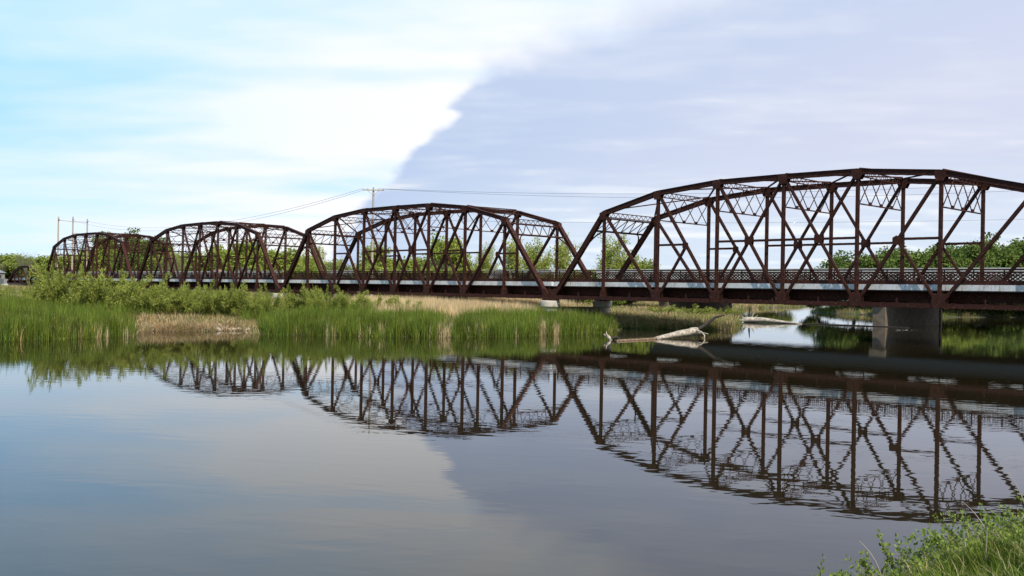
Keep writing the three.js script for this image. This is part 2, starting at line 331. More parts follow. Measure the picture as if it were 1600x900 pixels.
// a beam across the road made of two slim chords and zig-zag lattice in the plane given by `down`
function lattice(name, a, b, depth, down, parent, pitch = 0.34, t = 0.07) {
  const m = new MB(), dn = down.clone().multiplyScalar(depth), n = Math.round(a.distanceTo(b) / pitch);
  m.beam(a, b, t * 1.6, t, down); m.beam(a.clone().add(dn), b.clone().add(dn), t * 1.6, t, down);
  const r = m.build(name, M.steel, parent), lm = new MB(), nrm = b.clone().sub(a).cross(down).normalize();
  for (let i = 0; i < n; i++) {
    const p = lerp(a, b, i / n), q = lerp(a, b, (i + 1) / n), k = i % 2;
    lm.beam((k ? p : p.clone().add(dn)), (k ? q.clone().add(dn) : q), 0.02, 0.055, nrm.clone().cross(q.clone().sub(p)).normalize());
  }
  tag(lm.build('lacing', M.steel, r), 'zig-zag rusty lacing bars', null, null, 'stuff');
  return r;
}
function trussSpan(label) {
  const g = thing('truss_span', label, 'bridge span', [0, 0, 0], 0, 'main truss spans of the rusty bridge');
  for (const z of [0, -TW]) {
    for (const [i, j] of [[0, 1], [8, 7]]) { const [a, b] = shorten(L(i, z), U(j, z), 0.18, 0.1); laced('end_post', a, b, 0.31, 0.36, g, { cover: 1 }); }
    for (let n = 1; n < 7; n++) laced('top_chord', U(n, z), U(n + 1, z), 0.33, 0.38, g, { cover: 1 });
    for (let n = 0; n < 8; n++) {
      const m = new MB();
      for (const s of [-1, 1]) { m.beam(L(n, z + s * 0.2), L(n + 1, z + s * 0.2), 0.03, 0.3); for (const t of [-1, 1]) m.beam(L(n, z + s * 0.17).add(V(0, t * 0.16, 0)), L(n + 1, z + s * 0.17).add(V(0, t * 0.16, 0)), 0.1, 0.02); }
      const bc = m.build('bottom_chord', M.steel, g), bt = new MB();
      for (let k = 0.15; k < 1; k += 0.175) for (const t of [-1, 1]) bt.box((n + k) * P - 0.11, (n + k) * P + 0.11, t * 0.18 - 0.008, t * 0.18 + 0.008, z - 0.21, z + 0.21);
      tag(bt.build('batten_plates', M.steel, bc), 'small rusty plates tying the chord bars', null, null, 'stuff');
    }
    for (let n = 1; n < 8; n++) {
      laced('vertical_post', V(n * P, n === 1 || n === 7 ? 0.12 : 0.2, z), V(n * P, H[n] - 0.18, z), n === 1 || n === 7 ? 0.13 : 0.16, 0.29, g, { pitch: 0.4 });
    }
    const dg = (i, j, w) => { const [a, b] = shorten(U(i, z), L(j, z), 0.25, 0.3); return laced('diagonal', a, b, w, 0.27, g, { pitch: 0.4 }); };
    dg(1, 2, 0.16); dg(7, 6, 0.16); dg(2, 3, 0.15); dg(6, 5, 0.15);
    dg(3, 4, 0.13); dg(4, 3, 0.12); dg(5, 4, 0.13); dg(4, 5, 0.12);
    for (const [i, j] of [[2, 3], [6, 5]]) {                    // sub-strut from the middle of the diagonal back to the foot of the post
      const Mid = lerp(U(i, z), L(j, z), 0.5);
      laced('sub_strut', ...shorten(Mid, L(i, z), 0.1, 0.35), 0.12, 0.24, g, { pitch: 0.36 });
      laced('horizontal_strut', V(i * P + Math.sign(j - i) * 0.12, Mid.y + 0.1, z), V(Mid.x, Mid.y + 0.1, z), 0.11, 0.22, g, { pitch: 0.36 });
      new MB().plate([[Mid.x - 0.3, Mid.y - 0.18], [Mid.x - 0.1, Mid.y - 0.34], [Mid.x + 0.1, Mid.y - 0.34], [Mid.x + 0.3, Mid.y - 0.18], [Mid.x + 0.3, Mid.y + 0.2], [Mid.x, Mid.y + 0.36], [Mid.x - 0.3, Mid.y + 0.2]], z + 0.165, z + 0.18).build('gusset_plate', M.steel, g);
    }
    for (const [i, j] of [[3, 4], [4, 5]]) {                    // crossed panels: square plate where the diagonals meet, strut at that height
      const yc = H[3] * 0.5 + 0.0, cx = (i + j) / 2 * P;
      for (const [xa, xb] of [[i * P + 0.13, cx - 0.2], [cx + 0.2, j * P - 0.13]]) laced('horizontal_strut', V(xa, yc, z), V(xb, yc, z), 0.11, 0.22, g, { pitch: 0.36 });
      for (const s of [-1, 1]) new MB().plate([[cx - 0.3, yc - 0.32], [cx + 0.3, yc - 0.32], [cx + 0.34, yc], [cx + 0.3, yc + 0.32], [cx - 0.3, yc + 0.32], [cx - 0.34, yc]], z + s * 0.172 - 0.01, z + s * 0.172 + 0.01).build('gusset_plate', M.steel, g);
    }
    for (let n = 0; n <= 8; n++) {
      const x = n * P, end = n === 0 || n === 8, hang = n === 1 || n === 7;
      for (const s of [-1, 1]) {
        const zz = z + s * 0.236;
        const pts = end ? [[x - 0.42, -0.2], [x + 0.42, -0.2], [x + 0.42, 0.3], [x + (n ? -0.1 : 0.5), 0.8], [x + (n ? -0.5 : 0.1), 0.8], [x - 0.42, 0.3]]
          : hang ? [[x - 0.3, -0.14], [x + 0.3, -0.14], [x + 0.13, 0.75], [x - 0.13, 0.75]]
            : [[x - 0.42, -0.14], [x + 0.42, -0.14], [x + 0.5, 0.35], [x + 0.34, 0.85], [x - 0.34, 0.85], [x - 0.5, 0.35]];
        new MB().plate(pts, zz - 0.01, zz + 0.01).build('gusset_plate', M.steel, g);
        if (!end) {
          const y = H[n], sl = (H[n + 1] - H[n - 1]) / 2 / P * 0.4;
          new MB().plate([[x - 0.42, y - 0.22 - sl], [x - 0.26, y - 0.56], [x + 0.26, y - 0.56], [x + 0.42, y - 0.22 + sl], [x + 0.4, y + 0.2 + sl * 0.5], [x - 0.4, y + 0.2 - sl * 0.5]], zz + s * 0.003 - 0.01, zz + s * 0.003 + 0.01).build('gusset_plate', M.steel, g);
        }
      }
      if (end) new MB().box(x - 0.36, x + 0.36, -0.34, -0.21, z - 0.33, z + 0.33).box(x - 0.24, x + 0.24, -0.21, -0.155, z - 0.26, z + 0.26).build('bearing_shoe', M.steel, g);
    }
    for (let n = 0; n < 8; n++) new MB().box((n + 0.5) * P - 0.035, (n + 0.5) * P + 0.035, 0.17, 0.5, z - 0.035, z + 0.035).build('chord_hanger', M.steel, g);
  }
  // bracing overhead
  for (let n = 1; n < 8; n++) lattice('top_strut', V(n * P, H[n] + 0.12, -0.24), V(n * P, H[n] + 0.12, -TW + 0.24), 0.42, V(0, -1, 0), g);
  for (let n = 2; n < 7; n++) {
    const x = n * P, yt = H[n] - 0.34, yb = H[n] - 2.35, za = -0.2, zb = -TW + 0.2, K = 4, zk = (k) => mix(za, zb, k / K);
    const s = new MB().beam(V(x, yb, za), V(x, yb, zb), 0.1, 0.09).build('sway_strut', M.steel, g);
    for (let k = 0; k <= K; k++) for (const e of [-1, 1]) if (k + e >= 0 && k + e <= K) new MB().beam(V(x + e * 0.03, yb, zk(k)), V(x + e * 0.03, yt, zk(k + e)), 0.04, 0.065, V(1, 0, 0)).build('sway_rod', M.steel, s);
    for (let k = 1; k < K; k++) new MB().box(x - 0.07, x + 0.07, yb - 0.05, yb + 0.22, zk(k) - 0.16, zk(k) + 0.16).build('node_plate', M.steel, s);
  }
  for (let n = 1; n < 7; n++) for (const e of [0, 1]) {
    const o = V(0, 0.16 + e * 0.11, 0);
    new MB().beam(U(n, e ? -0.2 : -TW + 0.2).add(o), U(n + 1, e ? -TW + 0.2 : -0.2).add(o), 0.13, 0.1).build('lateral_brace', M.steel, g);
  }
  for (let n = 0; n < 8; n++) for (const e of [0, 1]) new MB().beam(L(n, e ? -0.25 : -TW + 0.25).add(V(0, -0.06 - e * 0.1, 0)), L(n + 1, e ? -TW + 0.25 : -0.25).add(V(0, -0.06 - e * 0.1, 0)), 0.1, 0.09).build('floor_brace', M.steel, g);
  // portals between the sloping end posts
  for (const [i, j] of [[0, 1], [8, 7]]) {
    const dir = L(i).sub(U(j)).normalize(), q = (s, z) => U(j, z).addScaledVector(dir, s), za = -0.24, zb = -TW + 0.24, K = 6, zk = (k) => mix(za, zb, k / K);
    const po = new MB().beam(q(1.95, za), q(1.95, zb), 0.15, 0.12, dir).beam(q(0.5, za), q(0.5, zb), 0.12, 0.1, dir).build('portal_brace', M.steel, g);
    for (let k = 0; k < K; k++) new MB().beam(q(1.95, zk(k)), q(0.5, zk(k + 1)), 0.05, 0.07, V(1, 0, 0)).build('portal_rod', M.steel, po);
    for (let k = 1; k < K; k++) new MB().beam(q(1.95, zk(k)), q(0.5, zk(k)), 0.05, 0.07, V(0, 0, 1)).build('portal_rod', M.steel, po);
    for (const [zc, s] of [[za, -1], [zb, 1]]) {               // curved knee under each end
      const R = 1.35, path = []; for (let k = 0; k <= 8; k++) { const t = k / 8 * Math.PI / 2; path.push(q(1.97 + R * 1.5 - R * 1.5 * Math.sin(t), zc + s * (R - R * Math.cos(t)))); }
      const m = new MB(); for (let k = 0; k < 8; k++) m.beam(path[k], path[k + 1], 0.09, 0.1, dir); m.build('knee_brace', M.steel, po);
    }
  }
  // floor
  for (let n = 0; n <= 8; n++) {
    const x = n * P, m = new MB(), za = -0.3, zb = -TW + 0.3;
    m.box(x - 0.02, x + 0.02, -0.06, 0.93, zb, za); for (const y of [-0.08, 0.95]) m.box(x - 0.15, x + 0.15, y - 0.02, y + 0.02, zb, za);
    m.build('floor_beam', M.steel, g);
  }
  for (let k = 0; k < 7; k++) for (let n = 0; n < 8; n++) {
    const z = mix(-1.35, -TW + 1.35, k / 6), m = new MB(), xa = n * P + 0.03, xb = (n + 1) * P - 0.03;
    m.box(xa, xb, 0.28, 0.955, z - 0.012, z + 0.012); for (const y of [0.26, 0.975]) m.box(xa + 0.13, xb - 0.13, y - 0.02, y + 0.02, z - 0.09, z + 0.09);
    m.build('stringer', M.steel, g);
  }
  new MB().box(-0.3, 8 * P + 0.3, 1.0, 1.22, -TW + 0.62, -0.62).build('deck_slab', M.slab, g);
  for (const z of [-0.45, -TW + 0.45]) for (let n = 0; n < 8; n++) new MB().box(n * P + 0.012 - (n ? 0 : 0.3), (n + 1) * P - 0.012 + (n < 7 ? 0 : 0.3), 1.07, 1.47, z - 0.165, z + 0.165, 0.28).build('concrete_curb', M.concrete, g);
  // lattice railings inside both trusses
  for (const [z, sg] of [[-0.5, 1], [-TW + 0.5, -1]]) for (let n = 0; n < 8; n++) {
    const xa = n * P + 0.02, xb = (n + 1) * P - 0.02;
    const r = new MB().box(xa, xb, 2.47, 2.58, z - 0.05, z + 0.05).build('railing', M.steel, g);
    new MB().box(xa, xb, 2.28, 2.34, z - 0.03, z + 0.03).build('middle_rail', M.steel, r);
    new MB().box(xa, xb, 1.53, 1.78, z - 0.035, z + 0.035).build('bottom_rail', M.steel, r);
    for (let k = 0; k < 4; k++) { const x = xa + 0.06 + k * (P - 0.16) / 3; new MB().box(x - 0.035, x + 0.035, 1.5, 2.5, z - 0.075 * sg - 0.03, z - 0.075 * sg + 0.03).build('rail_post', M.steel, r); }
    const m = new MB(), N = 18, w = (xb - xa) / N;
    for (let k = -1; k < N; k++) for (const e of [0, 1]) {
      let x0 = xa + k * w, x1 = x0 + 2 * w, y0 = 1.78, y1 = 2.28;
      const c0 = Math.max(x0, xa), c1 = Math.min(x1, xb); const ya = mix(y0, y1, (c0 - x0) / (2 * w)), yb = mix(y0, y1, (c1 - x0) / (2 * w));
      m.beam(V(c0, e ? ya : y0 + y1 - ya, z + (e - 0.5) * 0.024), V(c1, e ? yb : y0 + y1 - yb, z + (e - 0.5) * 0.024), 0.012, 0.066);
    }
    tag(m.build('lattice', M.steel, r), 'crossed rusty lattice bars', null, null, 'stuff');
  }
  return g;
}
const CH = 2.785;                                              // bottom chord above the water
const TH = [0.7953, 0.8051, 0.8349, 0.8377], GAP = 0.99;
const joints = []; let ox = 4.084, od = 94.466;
const spanLabels = [
  'nearest rusty truss span, largest, its right end cut off by the frame, over open water',
  'second rusty truss span, arching behind the reeds left of the nearest span',
  'third rusty truss span, half as large as the nearest, with shrubs along its foot',
  'farthest and smallest of the arched rusty truss spans, behind the left shrubs'];
const span0 = trussSpan(spanLabels[0]);
const ends = [];
for (let s = 0; s < 4; s++) {
  const th = TH[s], ux = Math.cos(th), ud = -Math.sin(th);
  if (s) { ox -= ux * (NP * P + GAP); od -= ud * (NP * P + GAP); }
  const o = s ? copy(span0, spanLabels[s]) : span0;
  o.position.set(ox, CH, -od); o.rotation.y = -th;
  ends.push({ ox, od, th, ux, ud });
}
// piers: two round columns under the joint, tied by a beam
function pier(t, e, label) {
  const cx = e.ox + e.ux * t, cd = e.od + e.ud * t, g = thing('bridge_pier', label, 'pier', [cx, 0, -cd], -e.th, 'round column piers of the rusty bridge');
  for (const z of [0, -TW]) {
    const lathe = (pts) => { const q = new THREE.LatheGeometry(pts.map(([r, y]) => new THREE.Vector2(r, y)), 28); const u = q.attributes.uv; for (let i = 0; i < u.count; i++) u.setXY(i, u.getX(i) * 2, u.getY(i)); q.translate(0, 0, z); return q; };
    const c = mesh('column', lathe([[0.78, -1.8], [0.76, 1.84]]), M.stone, g);
    mesh('column_cap', lathe([[0.76, 1.78], [0.94, 1.84], [0.96, 1.88], [0.96, 2.36], [0.92, 2.43], [0.0, 2.445]]), M.stone, c);
  }
  new MB().box(-0.28, 0.28, 1.15, 1.85, -TW + 0.7, -0.7).build('tie_beam', M.pierBrown, g);
  new MB().box(-0.18, 0.18, -1.6, 1.15, -TW + 0.74, -0.74).build('web_wall', M.pierBrown, g);
  return g;
}
pier(-GAP / 2, ends[0], 'round stone pier columns between the nearest and second truss spans');
pier(-GAP / 2, ends[1], 'pale round pier columns between the second and third truss spans');
pier(-GAP / 2, ends[2], 'round pier columns among shrubs between the third and fourth truss spans');
pier(-GAP / 2, ends[3], 'pier columns under the far left end of the fourth truss span');
pier(NP * P + GAP / 2, ends[0], 'pier columns carrying the right end of the nearest truss span');

// small pony truss at the far end
{
  const e = ends[3], p = 5, N = 5, h = [0, 2.6, 3.55, 3.55, 2.6, 0], len = p * N;
  const g = thing('pony_truss_span', 'small low rusty truss span with curved top at the far left end', 'bridge span', [e.ox - e.ux * (len + GAP), CH, -(e.od - e.ud * (len + GAP))], -e.th);
  for (const z of [0, -TW]) {
    const u = (n) => V(n * p, h[n] + 0.3, z), l = (n) => V(n * p, 0.3, z);
    laced('end_post', l(0), u(1), 0.36, 0.42, g, { cover: 1 }); laced('end_post', l(5), u(4), 0.36, 0.42, g, { cover: 1 });
    for (let n = 1; n < 4; n++) laced('top_chord', u(n), u(n + 1), 0.36, 0.42, g, { cover: 1 });
    for (let n = 0; n < 5; n++) new MB().beam(l(n), l(n + 1), 0.36, 0.3).build('bottom_chord', M.steel, g);
    for (let n = 1; n < 5; n++) laced('vertical_post', l(n), u(n), 0.22, 0.3, g);
    laced('diagonal', u(1), l(2), 0.2, 0.28, g); laced('diagonal', u(4), l(3), 0.2, 0.28, g); laced('diagonal', u(2), l(3), 0.18, 0.28, g);
    new MB().box(0, len, 1.0, 1.5, z + (z ? 0.3 : -0.6), z + (z ? 0.6 : -0.3), 0.28).build('concrete_curb', M.concrete, g);
    new MB().box(0, len, 2.45, 2.55, z + (z ? 0.45 : -0.5), z + (z ? 0.5 : -0.45)).box(0, len, 1.7, 1.8, z + (z ? 0.45 : -0.5), z + (z ? 0.5 : -0.45)).build('railing', M.steel, g);
  }
  new MB().box(0, len, 1.0, 1.22, -TW + 0.6, -0.6).build('deck_slab', M.slab, g);
  for (let n = 0; n <= 5; n++) new MB().box(n * p - 0.12, n * p + 0.12, 0.3, 0.98, -TW + 0.2, -0.2).build('floor_beam', M.steel, g);
  const ab = thing('bridge_abutment', 'pale concrete abutment under the far left end of the bridge', 'abutment', [e.ox - e.ux * (len + GAP), 0, -(e.od - e.ud * (len + GAP))], -e.th);
  new MB().box(-1.6, 0.6, -0.5, 2.9, -TW - 0.8, 0.8).build('abutment_wall', M.concrete, ab);
  new MB().box(-14, -1.6, 2.6, 4.0, -TW - 0.5, 0.5).build('approach_slab', M.slab, ab);
}

// ---------------------------------------------------------------- the newer road bridge behind
const RB = { x: 41.2, d: 113, th: 0.80, w: 16.5 };
{
  const g = thing('road_bridge', 'newer road bridge with pale concrete barrier, seen behind the rusty truss', 'bridge', [RB.x, 0, -RB.d], -RB.th);
  const xa = -290, xb = 70;
  for (let k = 0; k < 5; k++) { const z = mix(-1.1, -RB.w + 1.1, k / 4); new MB().box(xa, xb, 3.5, 5.2, z - 0.04, z + 0.04, 0.2).box(xa, xb, 3.47, 3.53, z - 0.25, z + 0.25, 0.2).build('girder', M.girder, g); }
  new MB().box(xa, xb, 5.2, 5.48, -RB.w, 0, 0.1).build('deck_slab', M.barrier, g);
  for (const z of [-0.22, -RB.w + 0.22]) {
    const b = new THREE.Group(); b.name = 'barrier'; g.add(b);
    for (let x = xa; x < xb; x += 7.5) new MB().box(x + 0.01, x + 7.49, 5.48, 6.64, z - 0.2, z + 0.2, 0.15).build('barrier_panel', M.barrier, b);
  }
  const px = [0.7, -30, -60, -90, -120, -150, 32];
  const where = ['standing in open water under the nearest span', 'on the bank behind the near round columns', 'second along the bank, behind the reeds', 'third along the bank, behind the tan grass', 'fourth along the bank, behind the far shrubs', 'fifth along the bank, farthest left', 'on the right bank, beyond the frame'];
  px.forEach((t, i) => {
    const q = thing('wall_pier', 'brown wall pier of the newer bridge, ' + where[i], 'pier', [RB.x + Math.cos(RB.th) * t, 0, -(RB.d - Math.sin(RB.th) * t)], -RB.th, 'wall piers of the newer road bridge');
    new MB().box(-0.75, 0.75, -1.8, 2.75, -RB.w + 0.8, -0.7, 0.3).build('pier_wall', M.pierBrown, q);
    new MB().box(-0.95, 0.95, 2.75, 3.46, -RB.w + 0.3, -0.3, 0.3).build('pier_cap', M.pierBrown, q);
    new MB().box(-0.9, 0.9, -1.8, 2.74, -RB.w + 0.35, -RB.w + 0.8, 0.3).build('end_pilaster', M.pierBrown, q);
  });
}
function car(label, t, lane, mat, hgt, rev = 0) {
  const x = RB.x + Math.cos(RB.th) * t + Math.sin(RB.th) * lane, d = RB.d - Math.sin(RB.th) * t + Math.cos(RB.th) * lane;
  const g = thing('road_car', label, 'car', [x, 5.482, -d], -RB.th + rev);
  const ext = (pts, w, z0) => { const s = new THREE.Shape(pts.map(([a, b]) => new THREE.Vector2(a, b))); const e = new THREE.ExtrudeGeometry(s, { depth: w, bevelEnabled: true, bevelSize: 0.06, bevelThickness: 0.08, bevelSegments: 2 }); e.translate(0, 0, z0); return e; };
  mesh('body', ext([[-2.2, 0.35], [2.15, 0.35], [2.25, 0.7], [2.1, 0.95], [1.0, 1.05], [0.45, hgt - 0.1], [0.2, hgt], [-1.6, hgt], [-2.15, 1.05], [-2.25, 0.6]], 1.6, -0.8), mat, g);
  for (const s of [-1, 1]) { const w = mesh('side_window', ext([[-1.75, 1.06], [0.75, 1.06], [0.25, hgt - 0.14], [-1.5, hgt - 0.14]], 0.02, s * 0.87 - 0.01), M.glassy, g); w.castShadow = true; }
  for (const a of [-1.4, 1.4]) for (const s of [-1, 1]) { const c = new THREE.CylinderGeometry(0.34, 0.34, 0.24, 18); c.rotateX(Math.PI / 2); c.translate(a, 0.34, s * 0.8); mesh('wheel', c, M.tyre, g); }
  for (const s of [-1, 1]) { const c = new THREE.SphereGeometry(0.13, 8, 6); c.scale(0.6, 1, 1.4); c.translate(2.24, 0.78, s * 0.6); mesh('headlight', c, M.white, g); }
  return g;
}
car('dark tall car crossing the newer road bridge, seen through the third span', -150, 4.0, M.carDark, 1.85);
car('orange red car on the newer road bridge, left of the dark car', -163, 4.2, M.carRed, 1.5);

// ---------------------------------------------------------------- poles and wires
function limbPath(a, b, n, sag = 0) { const r = []; for (let i = 0; i <= n; i++) { const t = i / n; r.push(lerp(a, b, t).add(V(0, -sag * 4 * t * (1 - t), 0))); } return r; }
const poleTop = V(-21.4, 18.6, -150);
{
  const g = thing('utility_pole', 'single wooden utility pole with crossarm rising behind the second span', 'utility pole', [poleTop.x, 1.2, poleTop.z], 0);
  new MB().tube([V(0, -0.4, 0), V(0, 17.5, 0)], [0.22, 0.14], 10).build('pole', M.pole, g);
  const arm = new MB().box(-1.65, 1.65, 17.0, 17.16, 0.15, 0.28).build('crossarm', M.pole, g);
  for (const s of [-1, 1]) { new MB().beam(V(s * 0.85, 17.0, 0.2), V(0, 16.25, 0.16), 0.04, 0.06).build('arm_brace', M.pole, g); for (const x of [1.55, 0.8]) new MB().tube([V(s * x, 17.16, 0.21), V(s * x, 17.34, 0.21)], [0.05, 0.04], 6).build('insulator', M.greyRoof, arm); }
}
const hf = [V(-123.9, 21.3, -268), V(-120.4, 21.5, -269), V(-116.9, 21.0, -270)];
{
  const g = thing('transmission_frame', 'three tall wooden poles joined by crossarms behind the farthest arched span', 'utility pole', [hf[1].x, 1.5, hf[1].z], 0);
  hf.forEach((p) => new MB().tube([V(p.x - hf[1].x, -0.4, p.z - hf[1].z), V(p.x - hf[1].x, p.y - 1.5, p.z - hf[1].z)], [0.24, 0.17], 8).build('pole', M.pole, g));
  const q = (i, y) => V(hf[i].x - hf[1].x, y, hf[i].z - hf[1].z + 0.25);
  new MB().beam(q(0, 18.9), q(1, 18.6), 0.1, 0.16).build('crossarm', M.pole, g); new MB().beam(q(1, 18.6), q(2, 18.6), 0.1, 0.16).build('crossarm', M.pole, g); new MB().beam(q(1, 15.5), q(2, 15.3), 0.1, 0.16).build('crossarm', M.pole, g);
  for (let i = 0; i < 3; i++) new MB().tube([q(i, hf[i].y - 2.2).add(V(0.0, 0, 0.1)), q(i, hf[i].y - 2.2).add(V(0.6, 0, 0.1))], [0.11, 0.07], 6).build('insulator', M.greyRoof, g);
}
function wire(a, b, sag, label, r = 0.016) { return tag(new MB().tube(limbPath(a, b, 24, sag), () => r, 5).build('power_line', M.wire), label, 'wire', 'overhead wires'); }
const armY = 18.5;
wire(V(-19.8, armY, -149.8), V(86, 19.6, -122), 1.6, 'upper overhead wire running right from the crossarm of the wooden pole', 0.02);
wire(V(-20.6, armY, -149.8), V(86, 18.6, -122), 1.8, 'lower of the two close wires running right from the pole crossarm', 0.02);
wire(V(-21.4, 13.9, -150), V(86, 14.3, -122), 0.8, 'lowest overhead wire crossing the sky behind the nearest span', 0.018);
wire(V(-23.0, armY, -149.8), V(-116.5, 20.3, -269.5), 3.6, 'upper overhead wire running left from the wooden pole to the tall three-pole frame', 0.021);
wire(V(-22.2, armY, -149.8), V(-120.0, 20.3, -268.5), 4.4, 'lower overhead wire running left from the wooden pole to the tall three-pole frame', 0.021);

// far-left shed
{
  const g = thing('roadside_shed', 'small white shed with grey roof at the far left edge behind the bushes', 'shed', [-127.2, 3.4, -240], 0.5);
  new MB().box(-3, 3, -1.5, 2.1, -2, 2).build('wall', M.slab, g);
  new MB().plate([[-3.4, 2.1], [3.4, 2.1], [0, 3.7]], -2.3, 2.3).build('roof', M.greyRoof, g);
  new MB().box(-0.4, 0.4, 0, 1.7, 2.0, 2.04).build('door', M.greyRoof, g);
  new MB().box(1.2, 2.2, 0.8, 1.6, 2.0, 2.04).build('window', M.glassy, g);
}

// ---------------------------------------------------------------- trees and shrubs
function leafQuad(m, p, dir, nrm, len, wid, col) {             // a small folded leaf: two triangles sharing the midrib
  const k = m.p.length / 3, s = dir.clone().cross(nrm).normalize();
  const a = p, b = p.clone().addScaledVector(dir, len * 0.45).addScaledVector(s, wid / 2), c = p.clone().addScaledVector(dir, len), d = p.clone().addScaledVector(dir, len * 0.45).addScaledVector(s, -wid / 2);
  for (const q of [a, b, c, d]) { m.p.push(q.x, q.y, q.z); m.n.push(nrm.x, nrm.y, nrm.z); m.c.push(...col); m.u.push(0, 0); }
  m.i.push(k, k + 1, k + 2, k, k + 2, k + 3);
}
const rv = (R) => { const t = R() * 6.283, y = R() * 2 - 1, s = Math.sqrt(1 - y * y); return V(s * Math.cos(t), y, s * Math.sin(t)); };
// a tree of about 10 m: returns geometries for trunk with limbs and for the crown
function treeGeo(seed, o) {
  const R = rng(seed), wood = new MB(), lf = new MB(); lf.c = []; const tips = [];
  const grow = (p, dir, len, r, lev) => {
    const n = 3, path = [p.clone()], d = dir.clone(); let q = p.clone();
    for (let i = 0; i < n; i++) { d.addScaledVector(rv(R), o.wander).addScaledVector(V(0, 1, 0), lev > 1 ? o.lift * 0.5 : o.lift).normalize(); q = q.clone().addScaledVector(d, len / n); path.push(q); if (lev >= o.levels - 1) tips.push([q, d.clone(), lev]); }
    const r1 = lev >= o.levels ? r * 0.4 : r * 0.6;
    wood.tube(path, [r, mix(r, r1, 0.33), mix(r, r1, 0.66), r1], lev > 1 ? 4 : 7, false);
    if (lev < o.levels) {
      const k = o.split[lev] + (R() < 0.5 ? 1 : 0);
      for (let i = 0; i < k; i++) {
        const t = mix(o.from[lev], 1, (i + R() * 0.8) / k), f = t * n, j = Math.min(n - 1, Math.floor(f)), b = lerp(path[j], path[j + 1], f - j);
        const side = rv(R); side.addScaledVector(d, -side.dot(d)).normalize();
        const nd = d.clone().multiplyScalar(Math.cos(o.angle)).addScaledVector(side, Math.sin(o.angle)).normalize();
        grow(b, nd, len * mix(0.55, 0.8, R()), r1 * mix(0.5, 0.85, R()), lev + 1);
      }
    }
  };
  for (let s = 0; s < o.stems; s++) { const a = R() * 6.283; grow(V(o.stems > 1 ? Math.cos(a) * 0.3 : 0, -0.3, o.stems > 1 ? Math.sin(a) * 0.3 : 0), V(Math.cos(a) * o.lean, 1, Math.sin(a) * o.lean).normalize(), o.trunk, o.radius, 0); }
  for (const [q, d, lev] of tips) {
    const tone = R(), n = Math.round(o.leaves * mix(0.5, 1.4, R()));
    for (let i = 0; i < n; i++) {
      const off = rv(R).multiplyScalar(o.spread * Math.cbrt(R())); off.y *= 0.75;
      const p = q.clone().add(off), ld = rv(R).addScaledVector(V(0, -1, 0), o.droop).normalize(), nr = rv(R).addScaledVector(V(0, 1, 0), 0.5); nr.addScaledVector(ld, -nr.dot(ld)).normalize();
      const t = clamp(tone * 0.6 + R() * 0.4), c = mix3(o.colA, o.colB, t);
      leafQuad(lf, p, ld, nr, o.leaf * mix(0.6, 1.3, R()), o.leaf * 0.62, c);
    }
  }
  const wg = wood.geo(), lg = lf.geo(); lg.computeBoundingBox();
  return { wg, lg, bb: lg.boundingBox, n: lf.i.length / 3 };
}
const KINDS = {
  airy: { stems: 2, lean: 0.25, trunk: 3.6, radius: 0.16, levels: 3, split: [4, 3, 3], from: [0.45, 0.3, 0.25], angle: 0.62, wander: 0.2, lift: 0.08, leaves: 20, spread: 0.55, leaf: 0.22, droop: 0.5, colA: [0.20, 0.23, 0.035], colB: [0.40, 0.42, 0.09] },
  dense: { stems: 1, lean: 0.05, trunk: 3.4, radius: 0.22, levels: 3, split: [6, 4, 3], from: [0.3, 0.25, 0.25], angle: 0.85, wander: 0.2, lift: 0.04, leaves: 46, spread: 0.85, leaf: 0.34, droop: 0.2, colA: [0.075, 0.115, 0.022], colB: [0.18, 0.23, 0.05] },
  spring: { stems: 2, lean: 0.2, trunk: 3.0, radius: 0.16, levels: 3, split: [5, 4, 3], from: [0.25, 0.25, 0.25], angle: 0.75, wander: 0.22, lift: 0.08, leaves: 30, spread: 0.72, leaf: 0.3, droop: 0.3, colA: [0.145, 0.185, 0.028], colB: [0.33, 0.37, 0.07] },
  twiggy: { stems: 4, lean: 0.5, trunk: 3.2, radius: 0.09, levels: 4, split: [4, 3, 3, 3], from: [0.3, 0.25, 0.2, 0.2], angle: 0.55, wander: 0.18, lift: 0.1, leaves: 0.8, spread: 0.3, leaf: 0.14, droop: 0.2, colA: [0.16, 0.17, 0.06], colB: [0.26, 0.26, 0.12] },
};
const protos = {};
for (const [k, n, s] of [['airy', 3, 11], ['dense', 3, 21], ['spring', 3, 31], ['twiggy', 2, 41]]) protos[k] = Array.from({ length: n }, (_, i) => treeGeo(s + i * 7, KINDS[k]));
function plantTree(name, kind, v, x, d, wid, hgt, turn, label, cat = 'tree', group, mats = {}) {
  const q = protos[kind][v], y = height(x, d), o = thing(name, label, cat, [x, y, -d], turn, group), b = q.bb;
  const sx = 1.3 * wid / (Math.max(b.max.x - b.min.x, b.max.z - b.min.z)), sy = 1.04 * hgt / b.max.y; o.scale.set(sx, sy, sx);
  mesh('trunk', q.wg, M.bark, o); mesh('crown', q.lg, M.leaf, o); return o;
}
